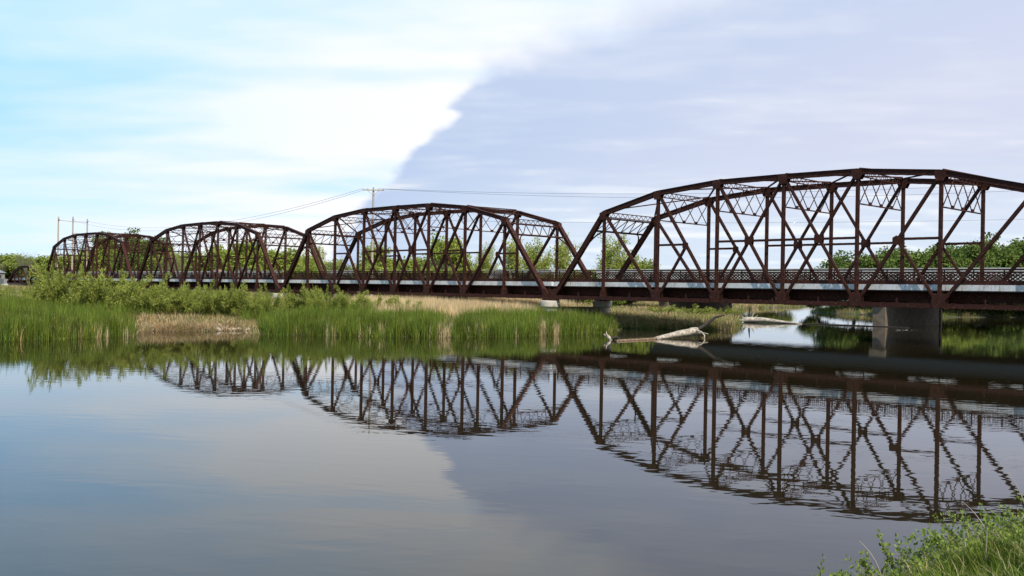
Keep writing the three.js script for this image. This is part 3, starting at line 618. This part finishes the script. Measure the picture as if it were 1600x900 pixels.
const trees = [   // kind, variant, x, d, width, height, turn, label
  ['airy', 0, 7.9, 196, 12, 13.6, 0.4, 'airy yellow-green tree seen between the second and nearest spans, left one'],
  ['airy', 1, 20.5, 200, 11, 14.2, 1.9, 'airy yellow-green tree behind the left portal of the nearest span'],
  ['airy', 2, 1.2, 205, 9, 13.8, 3.0, 'tall slim yellow-green tree behind the right end of the second span'],
  ['spring', 0, 27, 204, 10, 9.6, 2.2, 'low pale green tree behind the near rail, right of the left portal'],
  ['spring', 1, -12.8, 215, 11, 14.8, 0.9, 'upright fresh green tree behind the middle of the second span'],
  ['airy', 1, -6.6, 222, 8, 12.4, 4.1, 'thin light tree just right of the middle of the second span'],
  ['spring', 2, -30, 205, 10, 11.2, 5.1, 'rounded green tree around the foot of the wooden utility pole'],
  ['twiggy', 0, 9.0, 176, 8, 6.6, 0.2, 'bare grey twiggy bush above the rail between the second and nearest spans'],
  ['twiggy', 1, -40, 225, 13, 9.6, 1.2, 'greyish bare bush at the left end of the second span'],
  ['spring', 0, -21, 228, 14, 9.4, 3.3, 'low green tree behind the left half of the second span'],
  ['twiggy', 0, -16, 206, 9, 8.2, 2.7, 'twiggy half-bare bush under the crossed panels of the second span'],
  ['spring', 1, -52, 240, 12, 10.2, 1.5, 'green tree behind the gap between the third and second spans'],
  ['airy', 2, -44, 215, 6, 12.2, 5.2, 'slender light tree with one high branch beside the left portal of the second span'],
  ['spring', 2, -64, 250, 14, 13.6, 2.4, 'broad bright green tree behind the right half of the third span'],
  ['spring', 0, -76, 262, 14, 12.4, 4.0, 'bright green tree behind the middle of the third span'],
  ['twiggy', 1, -88, 262, 10, 11.6, 3.6, 'tall grey bare bush behind the left portal of the third span'],
  ['spring', 1, -98, 285, 13, 11.8, 0.6, 'green tree low behind the joint of the fourth and third spans'],
  ['dense', 0, -105, 285, 13, 16.6, 1.1, 'tallest green tree, its crown rising just above the farthest arched span'],
  ['spring', 2, -119, 296, 12, 16.4, 2.9, 'green tree filling the farthest arched span from behind'],
  ['spring', 0, -136, 300, 16, 10.0, 0.1, 'low green tree left of the tall three-pole frame'],
  ['twiggy', 0, -142, 290, 8, 10.6, 0.9, 'small bare tree poking above the low treeline near the left edge'],
  ['spring', 1, -150, 310, 18, 10.4, 5.5, 'low rounded green tree in the left treeline above the pony truss'],
  ['spring', 2, -162, 320, 18, 10.0, 4.6, 'outermost left green tree of the low treeline'],
  ['twiggy', 1, -159, 300, 9, 11.4, 2.0, 'bare twiggy tree at the left edge of the picture'],
  ['spring', 1, -176, 330, 20, 11, 3.1, 'green tree just past the left edge of the treeline'],
  ['spring', 0, -36, 262, 20, 7.6, 1.0, 'low spreading green bush behind the left end of the second span rail'],
  ['spring', 2, -3, 245, 20, 8.0, 0.3, 'low spreading green tree behind the right half of the second span rail'],
  ['dense', 0, 68.5, 196, 10, 10.4, 0.2, 'leftmost low green tree of the right bank grove'],
  ['dense', 1, 74, 190, 11, 11.9, 2.1, 'second tree of the right bank grove, rounded top'],
  ['dense', 2, 80, 193, 11, 12.6, 4.2, 'third tree of the right bank grove, behind the crossed sub-strut'],
  ['dense', 0, 84.5, 188, 10, 11.9, 3.0, 'fourth tree of the right bank grove, slightly lower than its neighbours'],
  ['dense', 1, 90, 192, 12, 13.6, 5.0, 'fifth tree of the right bank grove, dark crown'],
  ['dense', 2, 97, 195, 12, 13.6, 1.4, 'sixth tree of the right bank grove'],
  ['dense', 0, 102, 196, 12, 15.2, 5.6, 'tallest tree of the right bank grove, near the right edge'],
  ['dense', 1, 109, 198, 13, 14.6, 0.8, 'rightmost tree of the right bank grove, cut by the frame'],
  ['dense', 2, 64.5, 208, 7, 5.2, 2.6, 'dark rounded bush at the water edge where the river bends away'],
  ['dense', 1, 71, 178, 9, 5.0, 1.0, 'low dark bush on the right bank at the foot of the grove, left one'],
  ['spring', 1, 79, 180, 11, 5.4, 2.0, 'low green bush on the right bank below the second and third grove trees'],
  ['dense', 0, 87, 183, 11, 5.6, 3.0, 'low dark bush on the right bank below the middle of the grove'],
  ['spring', 0, 95, 189, 12, 5.4, 4.0, 'low green bush on the right bank below the sixth grove tree'],
  ['dense', 2, 103, 191, 12, 6.0, 5.0, 'low dark bush on the right bank below the tallest grove tree'],
  ['dense', 0, 77, 204, 15, 11.2, 5.9, 'back row tree of the right bank grove, left one'],
  ['dense', 1, 93, 208, 15, 12.6, 4.4, 'back row tree of the right bank grove, middle one'],
  ['dense', 2, 107, 210, 16, 14.2, 3.4, 'back row tree of the right bank grove, right one'],
  ['spring', 0, 9.5, 138, 7, 5.3, 0.5, 'rounded bush between the two bridges right behind the joint of the first two spans'],
  ['spring', 1, 3.5, 142, 7.5, 5.4, 1.6, 'bush between the two bridges behind the right portal of the second span'],
  ['spring', 2, -3.5, 146, 8, 5.6, 2.8, 'bush between the two bridges behind the right third of the second span'],
  ['spring', 0, -10.5, 150, 8, 5.6, 3.9, 'bush between the two bridges behind the middle of the second span'],
  ['spring', 1, -17.5, 155, 8, 5.7, 5.1, 'bush between the two bridges left of the middle of the second span'],
  ['spring', 2, -26, 160, 8, 5.8, 0.2, 'bush between the two bridges right of the wooden pole foot'],
  ['spring', 0, -34, 166, 8, 5.9, 1.2, 'bush between the two bridges behind the left portal of the second span'],
  ['spring', 1, 15.5, 134, 6, 4.6, 4.4, 'low bush between the two bridges behind the left portal of the nearest span'],
  ['spring', 1, -57, 232, 15, 11.4, 3.9, 'wide green tree behind the right portal of the third span'],
  ['spring', 2, -70, 256, 16, 11.4, 0.7, 'wide green tree behind the right middle of the third span'],
  ['spring', 0, -84, 270, 16, 10.6, 5.0, 'wide green tree behind the left half of the third span'],
  ['spring', 1, -46, 236, 14, 9.4, 2.2, 'wide green tree low behind the left portal of the second span'],
  ['spring', 2, -30, 232, 14, 9.0, 1.1, 'wide green tree low behind the wooden pole'],
  ['spring', 0, -104, 290, 15, 13.2, 2.0, 'wide green tree behind the right half of the fourth span'],
  ['spring', 1, -128, 305, 15, 12.4, 0.9, 'wide green tree behind the left half of the fourth span'],
  ['spring', 0, 92, 340, 16, 7.0, 1.7, 'small pale green tree far up the river bend'],
];
for (const [k, v, x, d, w, h, t, l] of trees) plantTree(k === 'twiggy' ? 'bare_bush' : l.includes('bush') ? 'leafy_bush' : 'leafy_tree', k, v, x, d, w, h, t, l, k === 'twiggy' || l.includes('bush') ? 'bush' : 'tree', x > 60 && d < 200 ? 'trees of the right bank grove' : 'trees behind the bridge');

// feathery tamarisk shrubs
function shrubGeo(seed) {
  const R = rng(seed), wood = new MB(), lf = new MB(); lf.c = [];
  for (let s = 0; s < 34; s++) {
    const a = R() * 6.283, lean = 0.15 + 0.75 * R(), len = mix(1.3, 2.3, R()), path = [];
    let p = V(Math.cos(a) * 0.15 * R(), -0.05, Math.sin(a) * 0.15), d = V(Math.cos(a) * lean, 1, Math.sin(a) * lean).normalize();
    const tone = R();
    for (let i = 0; i <= 7; i++) {
      path.push(p.clone()); d.addScaledVector(V(Math.cos(a), -0.35, Math.sin(a)), 0.1).addScaledVector(rv(R), 0.14).normalize(); p = p.clone().addScaledVector(d, len / 7);
      if (i > 0) for (let k = 0; k < 30; k++) {
        const b = p.clone().addScaledVector(rv(R), 0.19 * Math.sqrt(R())), ld = d.clone().multiplyScalar(0.9).addScaledVector(rv(R), 0.8).normalize(), nr = rv(R); nr.addScaledVector(ld, -nr.dot(ld)).normalize();
        leafQuad(lf, b, ld, nr, mix(0.12, 0.26, R()), 0.05, mix3([0.16, 0.185, 0.026], [0.36, 0.385, 0.085], clamp(tone * 0.6 + 0.4 * R())));
      }
    }
    wood.tube(path, path.map((_, i) => mix(0.028, 0.006, i / 7)), 4, false);
  }
  const lg = lf.geo(); lg.computeBoundingBox(); return { wg: wood.geo(), lg, bb: lg.boundingBox };
}
protos.shrub = [3, 13, 23].map(shrubGeo);
const shrubs = [ // x, d, width, height, label
  [-73.8, 152, 3.6, 2.9, 'tall feathery green shrub at the left hiding the foot of the pony truss'],
  [-69.6, 150, 6.2, 5.8, 'tallest feathery shrub before the left end of the fourth span'],
  [-80, 150, 6, 2.2, 'feathery green shrub at the far left edge of the bank'],
  [-65, 147, 7, 5.0, 'feathery shrub under the left end of the fourth span, right of the tallest one'],
  [-58, 140, 8, 4.4, 'feathery green shrub below the middle of the fourth span'],
  [-52.5, 134, 7.5, 4.2, 'wide feathery shrub below the right portal of the fourth span'],
  [-48, 130, 7, 3.7, 'feathery shrub below the pier between the fourth and third spans'],
  [-44.6, 128, 4.2, 2.5, 'rounded low shrub below the left end of the third span'],
  [-41, 124, 4.2, 2.6, 'rounded feathery shrub below the left third of the third span'],
  [-37.5, 120, 4.8, 2.95, 'feathery shrub with arching tips below the middle of the third span'],
  [-34.2, 118, 4.6, 2.9, 'dense feathery shrub below the right half of the third span'],
  [-31.2, 116, 4.0, 2.5, 'small feathery shrub beside the sandy clearing'],
  [-31.0, 126, 3.6, 2.6, 'shrub just left of the pale pier columns of the second and third spans'],
  [-23.5, 112, 4.2, 2.7, 'feathery shrub just right of the pale pier columns below the second span'],
  [-20.6, 110, 3.8, 2.4, 'second feathery shrub right of the pale pier below the second span'],
  [-17.6, 107, 4.4, 2.6, 'wide feathery shrub below the left third of the second span'],
  [-14.2, 104, 3.8, 2.0, 'low feathery shrub in front of the tan grass below the second span'],
  [-10.8, 102, 3.4, 1.6, 'lowest shrub at the edge of the tan grass below the second span'],
  [-44, 92, 3.4, 1.5, 'low weedy shrub behind the left reed bed, leftmost of three'],
  [-38.5, 93, 3.2, 1.4, 'low weedy shrub behind the left reed bed, middle of three'],
  [-34, 95, 3.4, 1.5, 'low weedy shrub behind the left reed bed, rightmost of three'],
  [-30.2, 93, 3.2, 1.5, 'low weedy shrub above the straw bank, left end'],
  [-27.6, 96, 3.0, 1.5, 'low weedy shrub above the middle of the straw bank'],
  [-25.2, 98, 2.8, 1.3, 'low weedy shrub above the right end of the straw bank'],
  [-47, 104, 4.0, 2.2, 'mid-height shrub between the stone heap and the fourth span'],
  [-36, 106, 3.8, 2.0, 'mid-height shrub before the left end of the third span'],
  [-32, 108, 3.6, 1.9, 'mid-height shrub before the middle of the third span'],
  [21.5, 118, 5, 1.9, 'low green bush on the shaded bank behind the nearest span'],
  [17.2, 112, 4.5, 1.7, 'green bush on the bank right of the dark pier column'],
  [26.5, 126, 4.5, 1.8, 'green bush near the tip of the bank beside the driftwood'],
];
shrubs.forEach(([x0, d0, w0, h0, l], i) => {
  let [x, d, w, h] = [x0, d0, w0, h0];
  if (x0 < 0 && d0 > 100) { d = mix(82, 75, clamp((d0 - 102) / 50)); const k = d / d0; x = x0 * k; w = w0 * k * 1.1; h = EYE + (height(x0, d0) + h0 - EYE) * k - height(x, d); }
  const q = protos.shrub[i % 3], o = thing('tamarisk_shrub', l, 'shrub', [x, height(x, d) - 0.03, -d], i * 1.7, 'feathery shrubs along the bank'), b = q.bb, sx = 1.12 * w / (b.max.x - b.min.x);
  o.scale.set(sx, h / b.max.y, sx); mesh('stems', q.wg, M.bark, o); mesh('foliage', q.lg, M.leaf, o);
});

// ---------------------------------------------------------------- reeds and grasses (nobody could count them)
function clumpGeo(seed, blades, hgt, wid, spread, bend, colA, colB) {
  const R = rng(seed), m = new MB(); m.c = [];
  for (let b = 0; b < blades; b++) {
    const a = R() * 6.283, r = spread * Math.sqrt(R()), h = hgt * mix(0.55, 1.1, R()), be = bend * mix(0.2, 1.3, R()), dir = V(Math.cos(a + R() - 0.5), 0, Math.sin(a + R() - 0.5)), sd = V(-dir.z, 0, dir.x), base = V(Math.cos(a) * r, -0.05, Math.sin(a) * r);
    const col = mix3(colA, colB, R()), k = m.p.length / 3, S = 3;
    for (let i = 0; i <= S; i++) {
      const t = i / S, c = base.clone().addScaledVector(dir, be * h * t * t).add(V(0, h * t * (1 - 0.35 * be * t), 0)), w = wid * (1 - t * t * 0.98) / 2;
      for (const s of [-1, 1]) { m.p.push(c.x + sd.x * w * s, c.y, c.z + sd.z * w * s); { const hz = 2 * be * t, vt = 1 - 0.7 * be * t, ln = Math.hypot(hz, vt); m.n.push(dir.x * vt / ln, -hz / ln, dir.z * vt / ln); }; m.c.push(...col); m.u.push(0, 0); }
      if (i < S) { const j = k + 2 * i; m.i.push(j, j + 3, j + 1, j, j + 2, j + 3); }
    }
  }
  return m.geo();
}
function scatter(name, label, category, geo, mat, spots, R, colorVar = 0.25) {
  const im = new THREE.InstancedMesh(geo, mat, spots.length), o = new THREE.Object3D(), c = new THREE.Color();
  spots.forEach(([x, y, d, s, sy], i) => {
    o.position.set(x, y, -d); o.rotation.set((R() - 0.5) * 0.15, R() * 6.283, (R() - 0.5) * 0.15); o.scale.set(s, s * (sy ?? 1), s); o.updateMatrix(); im.setMatrixAt(i, o.matrix);
    const v = (1 + (R() - 0.5) * colorVar * 2) * (1 + 0.7 * fbm(x * 0.45 + 31, d * 0.45, 3, 5.1)), w = 1 + (R() - 0.5) * colorVar; im.setColorAt(i, c.setRGB(v * w, v, v * (2 - w) * 0.95));
  });
  im.name = numbered(name); im.castShadow = im.receiveShadow = true; scene.add(im);
  return tag(im, label, category, null, 'stuff');
}
{
  const R = rng(404), bent = [], reeds = [], dry = [], meadow = [], brush = [], straw = [];
  const want = (x, d) => Math.abs(x / d) < 0.57;
  // gaps in the reed bed where dry stalks stand (x of the gap at the shore)
  const gapAt = (x) => Math.min(...[-4.6, 2.3, 3.4].map((g) => Math.abs(x - g - 0.3 * noise(x, 3)) / (g === -4.6 ? 0.6 : 0.35)));
  for (let n = 0; n < 260000; n++) {
    const d = mix(50, 135, R()), x = mix(-0.57, 0.22, R()) * d; if (!want(x, d)) continue;
    const s = sLeft(x, d); if (s < -0.5) continue;
    const nB = fbm(x * 0.4 + 11, d * 0.25, 4, 9.3), px = x / d + 0.10 * nB + (R() - 0.5) * 0.022, cove = px < -0.262 && px > -0.39 && d < 92;          // the stretch of bank without reeds
    const nA = fbm(x * 0.25, d * 0.25, 3, 4.1), jag = 1.2 * noise(x * 0.8, d * 0.5);
    const bed = px <= -0.37 ? 13 + 5 * nB : 9 + 6 * nB;                    // how deep the reed bed is
    if (s < 0.25 && R() < 0.5) continue;
    const h = Math.max(height(x, d), -0.15);
    if (px < -0.38 ? s < bed + jag && (px < -0.41 || R() < 0.4) : !cove && s < bed + jag && x < 9.3 && d < 90) {
      if (gapAt(x) < 1 + 0.8 * nB && px > -0.2 && d < 82 && R() < 0.75) { if (R() < 0.4) straw.push([x, h, d, mix(0.4, 0.8, R())]); }
      else if (R() < 0.14 + 0.5 * nB) bent.push([x, h, d, mix(0.7, 1.1, R()), mix(0.6, 1.2, R())]);
      else if (R() < 0.5) reeds.push([x, h, d, mix(0.75, 1.15, R()), mix(0.5, 1.4, R()) * (1 + 0.5 * nA + 0.5 * nB)]);
      else if (R() < 0.10) straw.push([x, h, d, mix(0.45, 0.85, R())]);
    } else if (cove && s < 20) { if (R() < 0.42) (R() < 0.72 + 1.5 * nB - 0.085 * s ? brush : R() < 0.75 - 1.6 * nA ? meadow : dry).push([x, h, d, mix(0.3, 1.25, R() ** 1.5)]); }
    else if (s < 45) {
      const tan = px > -0.16 && px < 0.035 && s < 30 + 10 * nB;
      if (tan && R() < 0.7 + 1.3 * nB) { if (R() < 0.6) straw.push([x, h, d, mix(0.7, 1.1, R())]); }
      else if (R() < 0.28) (R() < 0.14 - 1.8 * nB ? dry : meadow).push([x, h, d, mix(0.4, 1.35, R() ** 1.4)]);
    }
  }
  for (let n = 0; n < 60000; n++) {                                        // bank behind and under the nearest span, and the far and right banks
    const d = mix(86, 340, Math.pow(R(), 1.5)), x = mix(0.0, 0.56, R()) * d, a = sLeft(x, d), b = sRight(x, d);
    const s = Math.max(a, b); if (s < 0.1 || s > 40) continue;
    const nA = fbm(x * 0.12, d * 0.12, 3, 7.7), h = height(x, d);
    if (R() < 0.5) (R() < (a > 0 ? 0.42 : 0.15) + 1.3 * nA ? dry : meadow).push([x, h, d, mix(0.6, 1.3, R()) * (1 + d / 400)]);
  }
  for (let n = 0; n < 40000; n++) {                                        // meadow far to the left
    const d = mix(90, 300, R()), x = mix(-0.6, 0.0, R()) * d; if (sLeft(x, d) < 20) continue;
    const nA = fbm(x * 0.1, d * 0.1, 3, 7.7);
    if (R() < 0.5) (R() < 0.2 + 1.2 * nA ? dry : meadow).push([x, height(x, d), d, mix(0.7, 1.4, R())]);
  }
  scatter('reed_bed', 'dense upright green reeds standing along the left waterline', 'reeds', clumpGeo(1, 12, 1.2, 0.04, 0.26, 0.22, [0.055, 0.092, 0.010], [0.20, 0.245, 0.042]), M.blade, reeds, R, 0.3);
  scatter('bent_reeds', 'arching paler green reeds bent over among the upright ones', 'reeds', clumpGeo(8, 9, 1.15, 0.04, 0.3, 0.95, [0.09, 0.12, 0.02], [0.25, 0.27, 0.06]), M.blade, bent, R, 0.35);
  scatter('dry_reeds', 'tall tan dead reed stalks behind and between the green reeds', 'dry reeds', clumpGeo(2, 12, 1.6, 0.03, 0.32, 0.28, [0.38, 0.27, 0.14], [0.66, 0.50, 0.29]), M.blade, straw, R, 0.25);
  scatter('dry_grass', 'patchy low tan dry grass on the banks', 'dry grass', clumpGeo(3, 14, 0.8, 0.03, 0.45, 0.6, [0.30, 0.21, 0.105], [0.58, 0.43, 0.24]), M.blade, dry, R, 0.3);
  scatter('meadow_grass', 'patchy green grass on the banks below the bridge', 'grass', clumpGeo(4, 16, 0.62, 0.03, 0.45, 0.5, [0.08, 0.112, 0.018], [0.21, 0.235, 0.055]), M.blade, meadow, R, 0.3);
  scatter('flattened_straw', 'flattened tan straw and brush on the reedless bank', 'straw', clumpGeo(5, 12, 0.9, 0.025, 0.5, 1.5, [0.34, 0.23, 0.115], [0.66, 0.48, 0.27]), M.blade, brush, R, 0.35);
}
// rubble on the bank
{
  const R = rng(99), g = new THREE.IcosahedronGeometry(0.5, 1), po = g.attributes.position;
  for (let i = 0; i < po.count; i++) { const v = V(po.getX(i), po.getY(i), po.getZ(i)), k = 1 + 0.5 * noise(v.x * 2.2 + 5, v.y * 2.2, v.z * 2.2); po.setXYZ(i, v.x * k, v.y * k * 0.7, v.z * k); } g.computeVertexNormals();
  const sp = [];
  const put = (x, d, n, rx, rd, a, b) => { for (let i = 0; i < n; i++) { const u = x + (R() - 0.5) * rx, w = d + (R() - 0.5) * rd, s = mix(a, b, R() ** 2); sp.push([u, Math.max(height(u, w), 0) + s * 0.12, w, s]); } };
  put(-19.6, 73.2, 90, 5, 2.2, 0.12, 0.55); put(-23, 72.6, 80, 6, 3, 0.12, 0.5); put(-21.5, 75, 50, 9, 4, 0.12, 0.45); put(7.0, 84.2, 110, 1.8, 3.6, 0.22, 0.6); put(-50, 98, 40, 10, 5, 0.2, 0.7); put(-38, 100, 24, 8, 4, 0.2, 0.7); put(-25, 71.5, 12, 2.5, 2, 0.1, 0.3);
  scatter('rubble_stones', 'pale broken stones scattered along the left bank', 'stones', g, std({ color: new THREE.Color().setRGB(0.46, 0.37, 0.27) }), sp, R, 0.25);
}

// ---------------------------------------------------------------- driftwood
{
  const at = (x, y, d) => V(x - 10.5, y, -(d - 71));
  const g = thing('driftwood_log', 'bleached fallen tree trunk lying in the water before the bank', 'log', [10.5, 0, -71]);
  const R = rng(8), path = [], rad = [];
  for (let i = 0; i <= 26; i++) { const t = i / 26; path.push(at(mix(7.2, 14.1, t), 0.02 + 0.48 * clamp((t - 0.42) / 0.58), mix(66.8, 75.2, t)).add(V(0, 0.03 * noise(t * 9, 1), 0.08 * noise(t * 6, 5)))); rad.push(0.09 + 0.03 * t + 0.16 * clamp((t - 0.38) / 0.5) + 0.02 * noise(t * 16, 3)); }
  new MB().tube(path.slice(0, 13), (t) => rad[Math.round(t * 12)] * (1 + 0.15 * noise(t * 9, 4)), 12).build('sunken_trunk', M.driftBrown, g).userData.label = 'brown half-sunken thin end';
  path.splice(0, 12); rad.splice(0, 12);
  new MB().tube(path, (t, th) => rad[Math.round(t * 14)] * (1 + 0.3 * noise(t * 12, Math.cos(th) * 1.6, Math.sin(th) * 1.6)), 16).build('trunk', M.drift, g);
  new MB().tube([at(13.7, 0.45, 74.8), at(14.5, 0.72, 75.4), at(15.1, 1.1, 75.6), at(15.7, 1.55, 75.7), at(16.4, 1.72, 75.8)], [0.2, 0.15, 0.13, 0.1, 0.04], 8).build('dark_branch', M.darkwood, g).userData.label = 'dark upturned broken branch';
  new MB().tube([at(14.0, 0.55, 74.6), at(14.35, 0.45, 74.2), at(14.55, 0.2, 74.0), at(14.5, -0.1, 73.9)], [0.08, 0.06, 0.05, 0.03], 6).build('root_stub', M.drift, g);
  new MB().tube([at(14.0, 0.3, 74.7), at(14.5, 0.38, 74.4), at(14.9, 0.3, 74.3)], [0.1, 0.05, 0.02], 6).build('root_stub', M.drift, g);
  const s = thing('driftwood_stump', 'small pale root stump poking from the water at the left end of the log', 'driftwood', [6.65, 0, -68.5]);
  new MB().tube([V(0.35, -0.1, 0), V(0.1, 0.22, 0), V(-0.2, 0.38, 0.05)], [0.17, 0.13, 0.05], 8).build('stump', M.drift, s);
  new MB().tube([V(0.1, 0.15, 0.05), V(-0.05, 0.45, 0.1), V(-0.02, 0.62, 0.1)], [0.1, 0.07, 0.02], 7).build('root', M.drift, s);
  new MB().tube([V(0.3, 0.05, 0.0), V(0.7, 0.2, 0.1), V(0.95, 0.02, 0.1)], [0.14, 0.1, 0.05], 7).build('root', M.darkwood, s);
  const b = thing('driftwood_snag', 'distant pale driftwood with upright roots lying out in the river', 'driftwood', [28.7, 0, -119]); b.scale.setScalar(1.25);
  new MB().tube([V(-0.5, 0.25, 0), V(1.2, 0.28, 0.6), V(2.6, 0.16, 1.6), V(4.4, 0.02, 2.6)], [0.3, 0.26, 0.16, 0.06], 8).build('trunk', M.drift, b);
  for (const [x, y, z, r] of [[0.1, 1.5, 0, 0.08], [0.5, 1.0, 0.2, 0.07], [-0.6, 0.8, 0.1, 0.09], [0.9, 0.7, -0.1, 0.06], [-1.5, 0.35, 0.3, 0.1]]) new MB().tube([V(0, 0.15, 0), V(x * 0.6, y * 0.6, z), V(x, y, z)], [r * 1.6, r, r * 0.4], 6).build('root', R() < 0.5 ? M.darkwood : M.drift, b);
  const f = thing('floating_pole', 'long thin dark pole floating level across the river under the nearest span', 'pole', [38, 0, -114.5]);
  new MB().tube([V(-5, 0.03, -3.6), V(0.5, 0.04, 1.2), V(6, 0.03, 5.6)], [0.05, 0.08, 0.05], 7).build('pole', M.darkwood, f);
  const k = thing('floating_twigs', 'small clump of pale twigs floating before the wall pier', 'driftwood', [40.2, 0, -100.5]);
  for (let i = 0; i < 13; i++) { const x = (R() - 0.5) * 2.8, z = (R() - 0.5) * 1.8, q = V(x + (R() - 0.5) * 1.1, 0.02 + R() * (x > 0.7 ? 0.3 : 0.05), z + (R() - 0.5)); new MB().tube([V(x, 0, z), lerp(V(x, 0, z), q, 0.5).add(V(0, 0.03, 0)), q], [0.014, 0.011, 0.005], 5).build('twig', i % 3 ? M.darkwood : M.drift, k); }
}

// ---------------------------------------------------------------- near bank: grass, leafy plants, dry stalks
{
  const R = rng(2024), gr = [], fine = [];
  for (let n = 0; n < 60000; n++) {
    const d = mix(3, 24, R()), x = mix(0.12, 0.62, R()) * d + R(), s = sRight(x, d); if (s < 0.12) continue;
    const nA = fbm(x * 0.9, d * 0.9, 3, 2.2);
    if (s < 0.2 + 0.6 * sstep(14, 11.5, d) * sstep(7, 4.5, x)) continue;
    if (R() < 0.16 + 0.7 * nA) gr.push([x, height(x, d) - 0.02, d, mix(0.6, 1.2, R()), mix(0.7, 1.4, R()) * (1 + 0.7 * nA)]);
    else if (R() < 0.05) fine.push([x, height(x, d), d, mix(0.6, 1.1, R())]);
  }
  scatter('bank_grass', 'lush green grass on the near bank at the lower right', 'grass', clumpGeo(6, 22, 0.28, 0.013, 0.15, 0.8, [0.03, 0.06, 0.005], [0.125, 0.16, 0.024]), M.blade, gr, R, 0.25);
  scatter('bank_straw', 'thin dry straws among the near bank grass', 'dry grass', clumpGeo(7, 5, 0.4, 0.007, 0.14, 0.9, [0.32, 0.24, 0.12], [0.55, 0.45, 0.28]), M.blade, fine, R, 0.2);
  const sprig = (label, x, d, stems, hgt, spread, seed, leaf = 0.042) => {
    const Q = rng(seed), g = thing('leafy_plant', label, 'plant', [x + 0.2, height(x + 0.2, d - 0.55) - 0.03, -d + 0.55], 0, 'leafy plants at the near water edge'), lf = new MB(); lf.c = [];
    for (let s = 0; s < stems; s++) {
      const a = Q() * 6.283, len = hgt * mix(0.6, 1.05, Q()), path = []; let p = V(Math.cos(a) * spread * 0.4 * Q(), 0, Math.sin(a) * spread * 0.4 * Q()), dd = V(Math.cos(a) * spread, hgt, Math.sin(a) * spread).normalize();
      const N = Math.max(7, Math.round(len / 0.05)), tone = Q();
      for (let i = 0; i <= N; i++) {
        path.push(p.clone()); dd.addScaledVector(rv(Q), 0.1).normalize(); p = p.clone().addScaledVector(dd, len / N);
        if (i > N * 0.15) for (let k = 0; k < 3; k++) { const ld = rv(Q).addScaledVector(dd, 0.6); ld.y += 0.25; ld.normalize(); const nr = rv(Q).add(V(0, 0.8, 0)); nr.addScaledVector(ld, -nr.dot(ld)).normalize(); leafQuad(lf, p.clone().addScaledVector(ld, 0.012), ld, nr, leaf * mix(0.6, 1.35, Q()), leaf * 0.62, mix3([0.10, 0.15, 0.025], [0.28, 0.34, 0.065], clamp(tone * 0.5 + Q() * 0.5))); }
      }
      new MB().tube(path, path.map((_, i) => mix(0.006, 0.002, i / N)), 5, false).build('stem', M.bark, g);
    }
    lf.build('leaves', M.leaf, g); return g;
  };
  const plants = [
    [3.45, 11.2, 14, 0.42, 0.3, 'leftmost leafy plant at the bottom edge of the near bank'],
    [3.85, 11.2, 12, 0.5, 0.28, 'leafy plant right of the leftmost one at the bottom edge'],
    [4.15, 11.4, 9, 0.78, 0.2, 'tall bushy sprig standing up against the water near the bottom edge'],
    [4.55, 11.5, 10, 0.46, 0.3, 'low leafy plant between the tall sprig and the grass slope'],
    [5.0, 12.0, 16, 0.72, 0.36, 'rounded leafy plant at the foot of the grass slope'],
    [5.35, 12.3, 14, 0.85, 0.36, 'large leafy plant in the middle of the near bank'],
    [5.9, 13.0, 10, 0.8, 0.32, 'leafy plant upslope before the mirrored truss'],
    [7.55, 14.6, 14, 0.85, 0.4, 'leafy plant at the right edge, highest on the near bank'],
    [7.0, 14.1, 12, 0.7, 0.35, 'leafy plant left of the highest one near the right edge'],
    [6.9, 12.4, 16, 0.6, 0.5, 'broad leafy weed half buried in the right grass'],
    [7.4, 13.2, 14, 0.66, 0.5, 'broad leafy weed by the right edge of the picture'],
    [6.2, 11.6, 14, 0.55, 0.45, 'low leafy weed in the grass below the dead stalks'],
    [5.3, 10.7, 14, 0.5, 0.45, 'low leafy weed at the bottom edge left of the grass'],
    [6.6, 10.9, 14, 0.5, 0.45, 'low leafy weed at the bottom edge deep in the grass'],
    [4.75, 11.2, 16, 0.62, 0.36, 'spreading leafy plant in front of the rounded one'],
    [5.6, 11.6, 16, 0.62, 0.4, 'leafy plant tucked into the grass in the middle of the near bank'],
    [4.2, 10.7, 16, 0.44, 0.4, 'low leafy plant at the bottom edge below the tall sprig'],
    [6.4, 13.3, 14, 0.6, 0.36, 'leafy plant at the top of the grass slope'],
  ];
  plants.forEach(([x, d, n, h, s, l], i) => sprig(l, x, d, Math.round(n * 1.5), h * 0.64, s * 0.95, 500 + i * 3, 0.05));
  sprig('thin single leafy stem over the water at the lower left of the near bank', 3.05, 11.0, 2, 0.55, 0.08, 733, 0.05);
  const stalks = [[6.35, 12.6, -0.35, 0.95, 'straight pale dead stalk leaning left over the mirrored truss'], [5.75, 12.4, -0.5, 0.75, 'arching pale dead stalk beside the large leafy plant'], [6.05, 12.5, 0.4, 0.85, 'looping dead stalk bending right above the grass'], [4.6, 10.2, -0.05, 0.5, 'short upright red-brown dead stalk at the bottom'], [3.9, 11.0, -0.45, 0.6, 'thin pale stalk leaning left among the bottom plants'], [6.6, 10.3, -0.06, 0.55, 'short thick upright dead stem low in the right grass']];
  for (const [x, d, lean, h, l] of stalks) { const y = height(x + 0.15, d - 0.4), path = []; for (let i = 0; i <= 10; i++) { const t = i / 10; path.push(V(lean * t * (0.5 + 0.6 * t) * h, h * (t - 0.25 * Math.abs(lean) * t * t * 1.6), 0.1 * t)); } const o = new MB().tube(path, path.map((_, i) => mix(0.009, 0.003, i / 10)), 5).build('dead_stalk', M.drift); o.position.set(x + 0.15, y, -d + 0.4); tag(o, l, 'stalk', 'dead stalks on the near bank'); }
}

renderer.render(scene, camera);
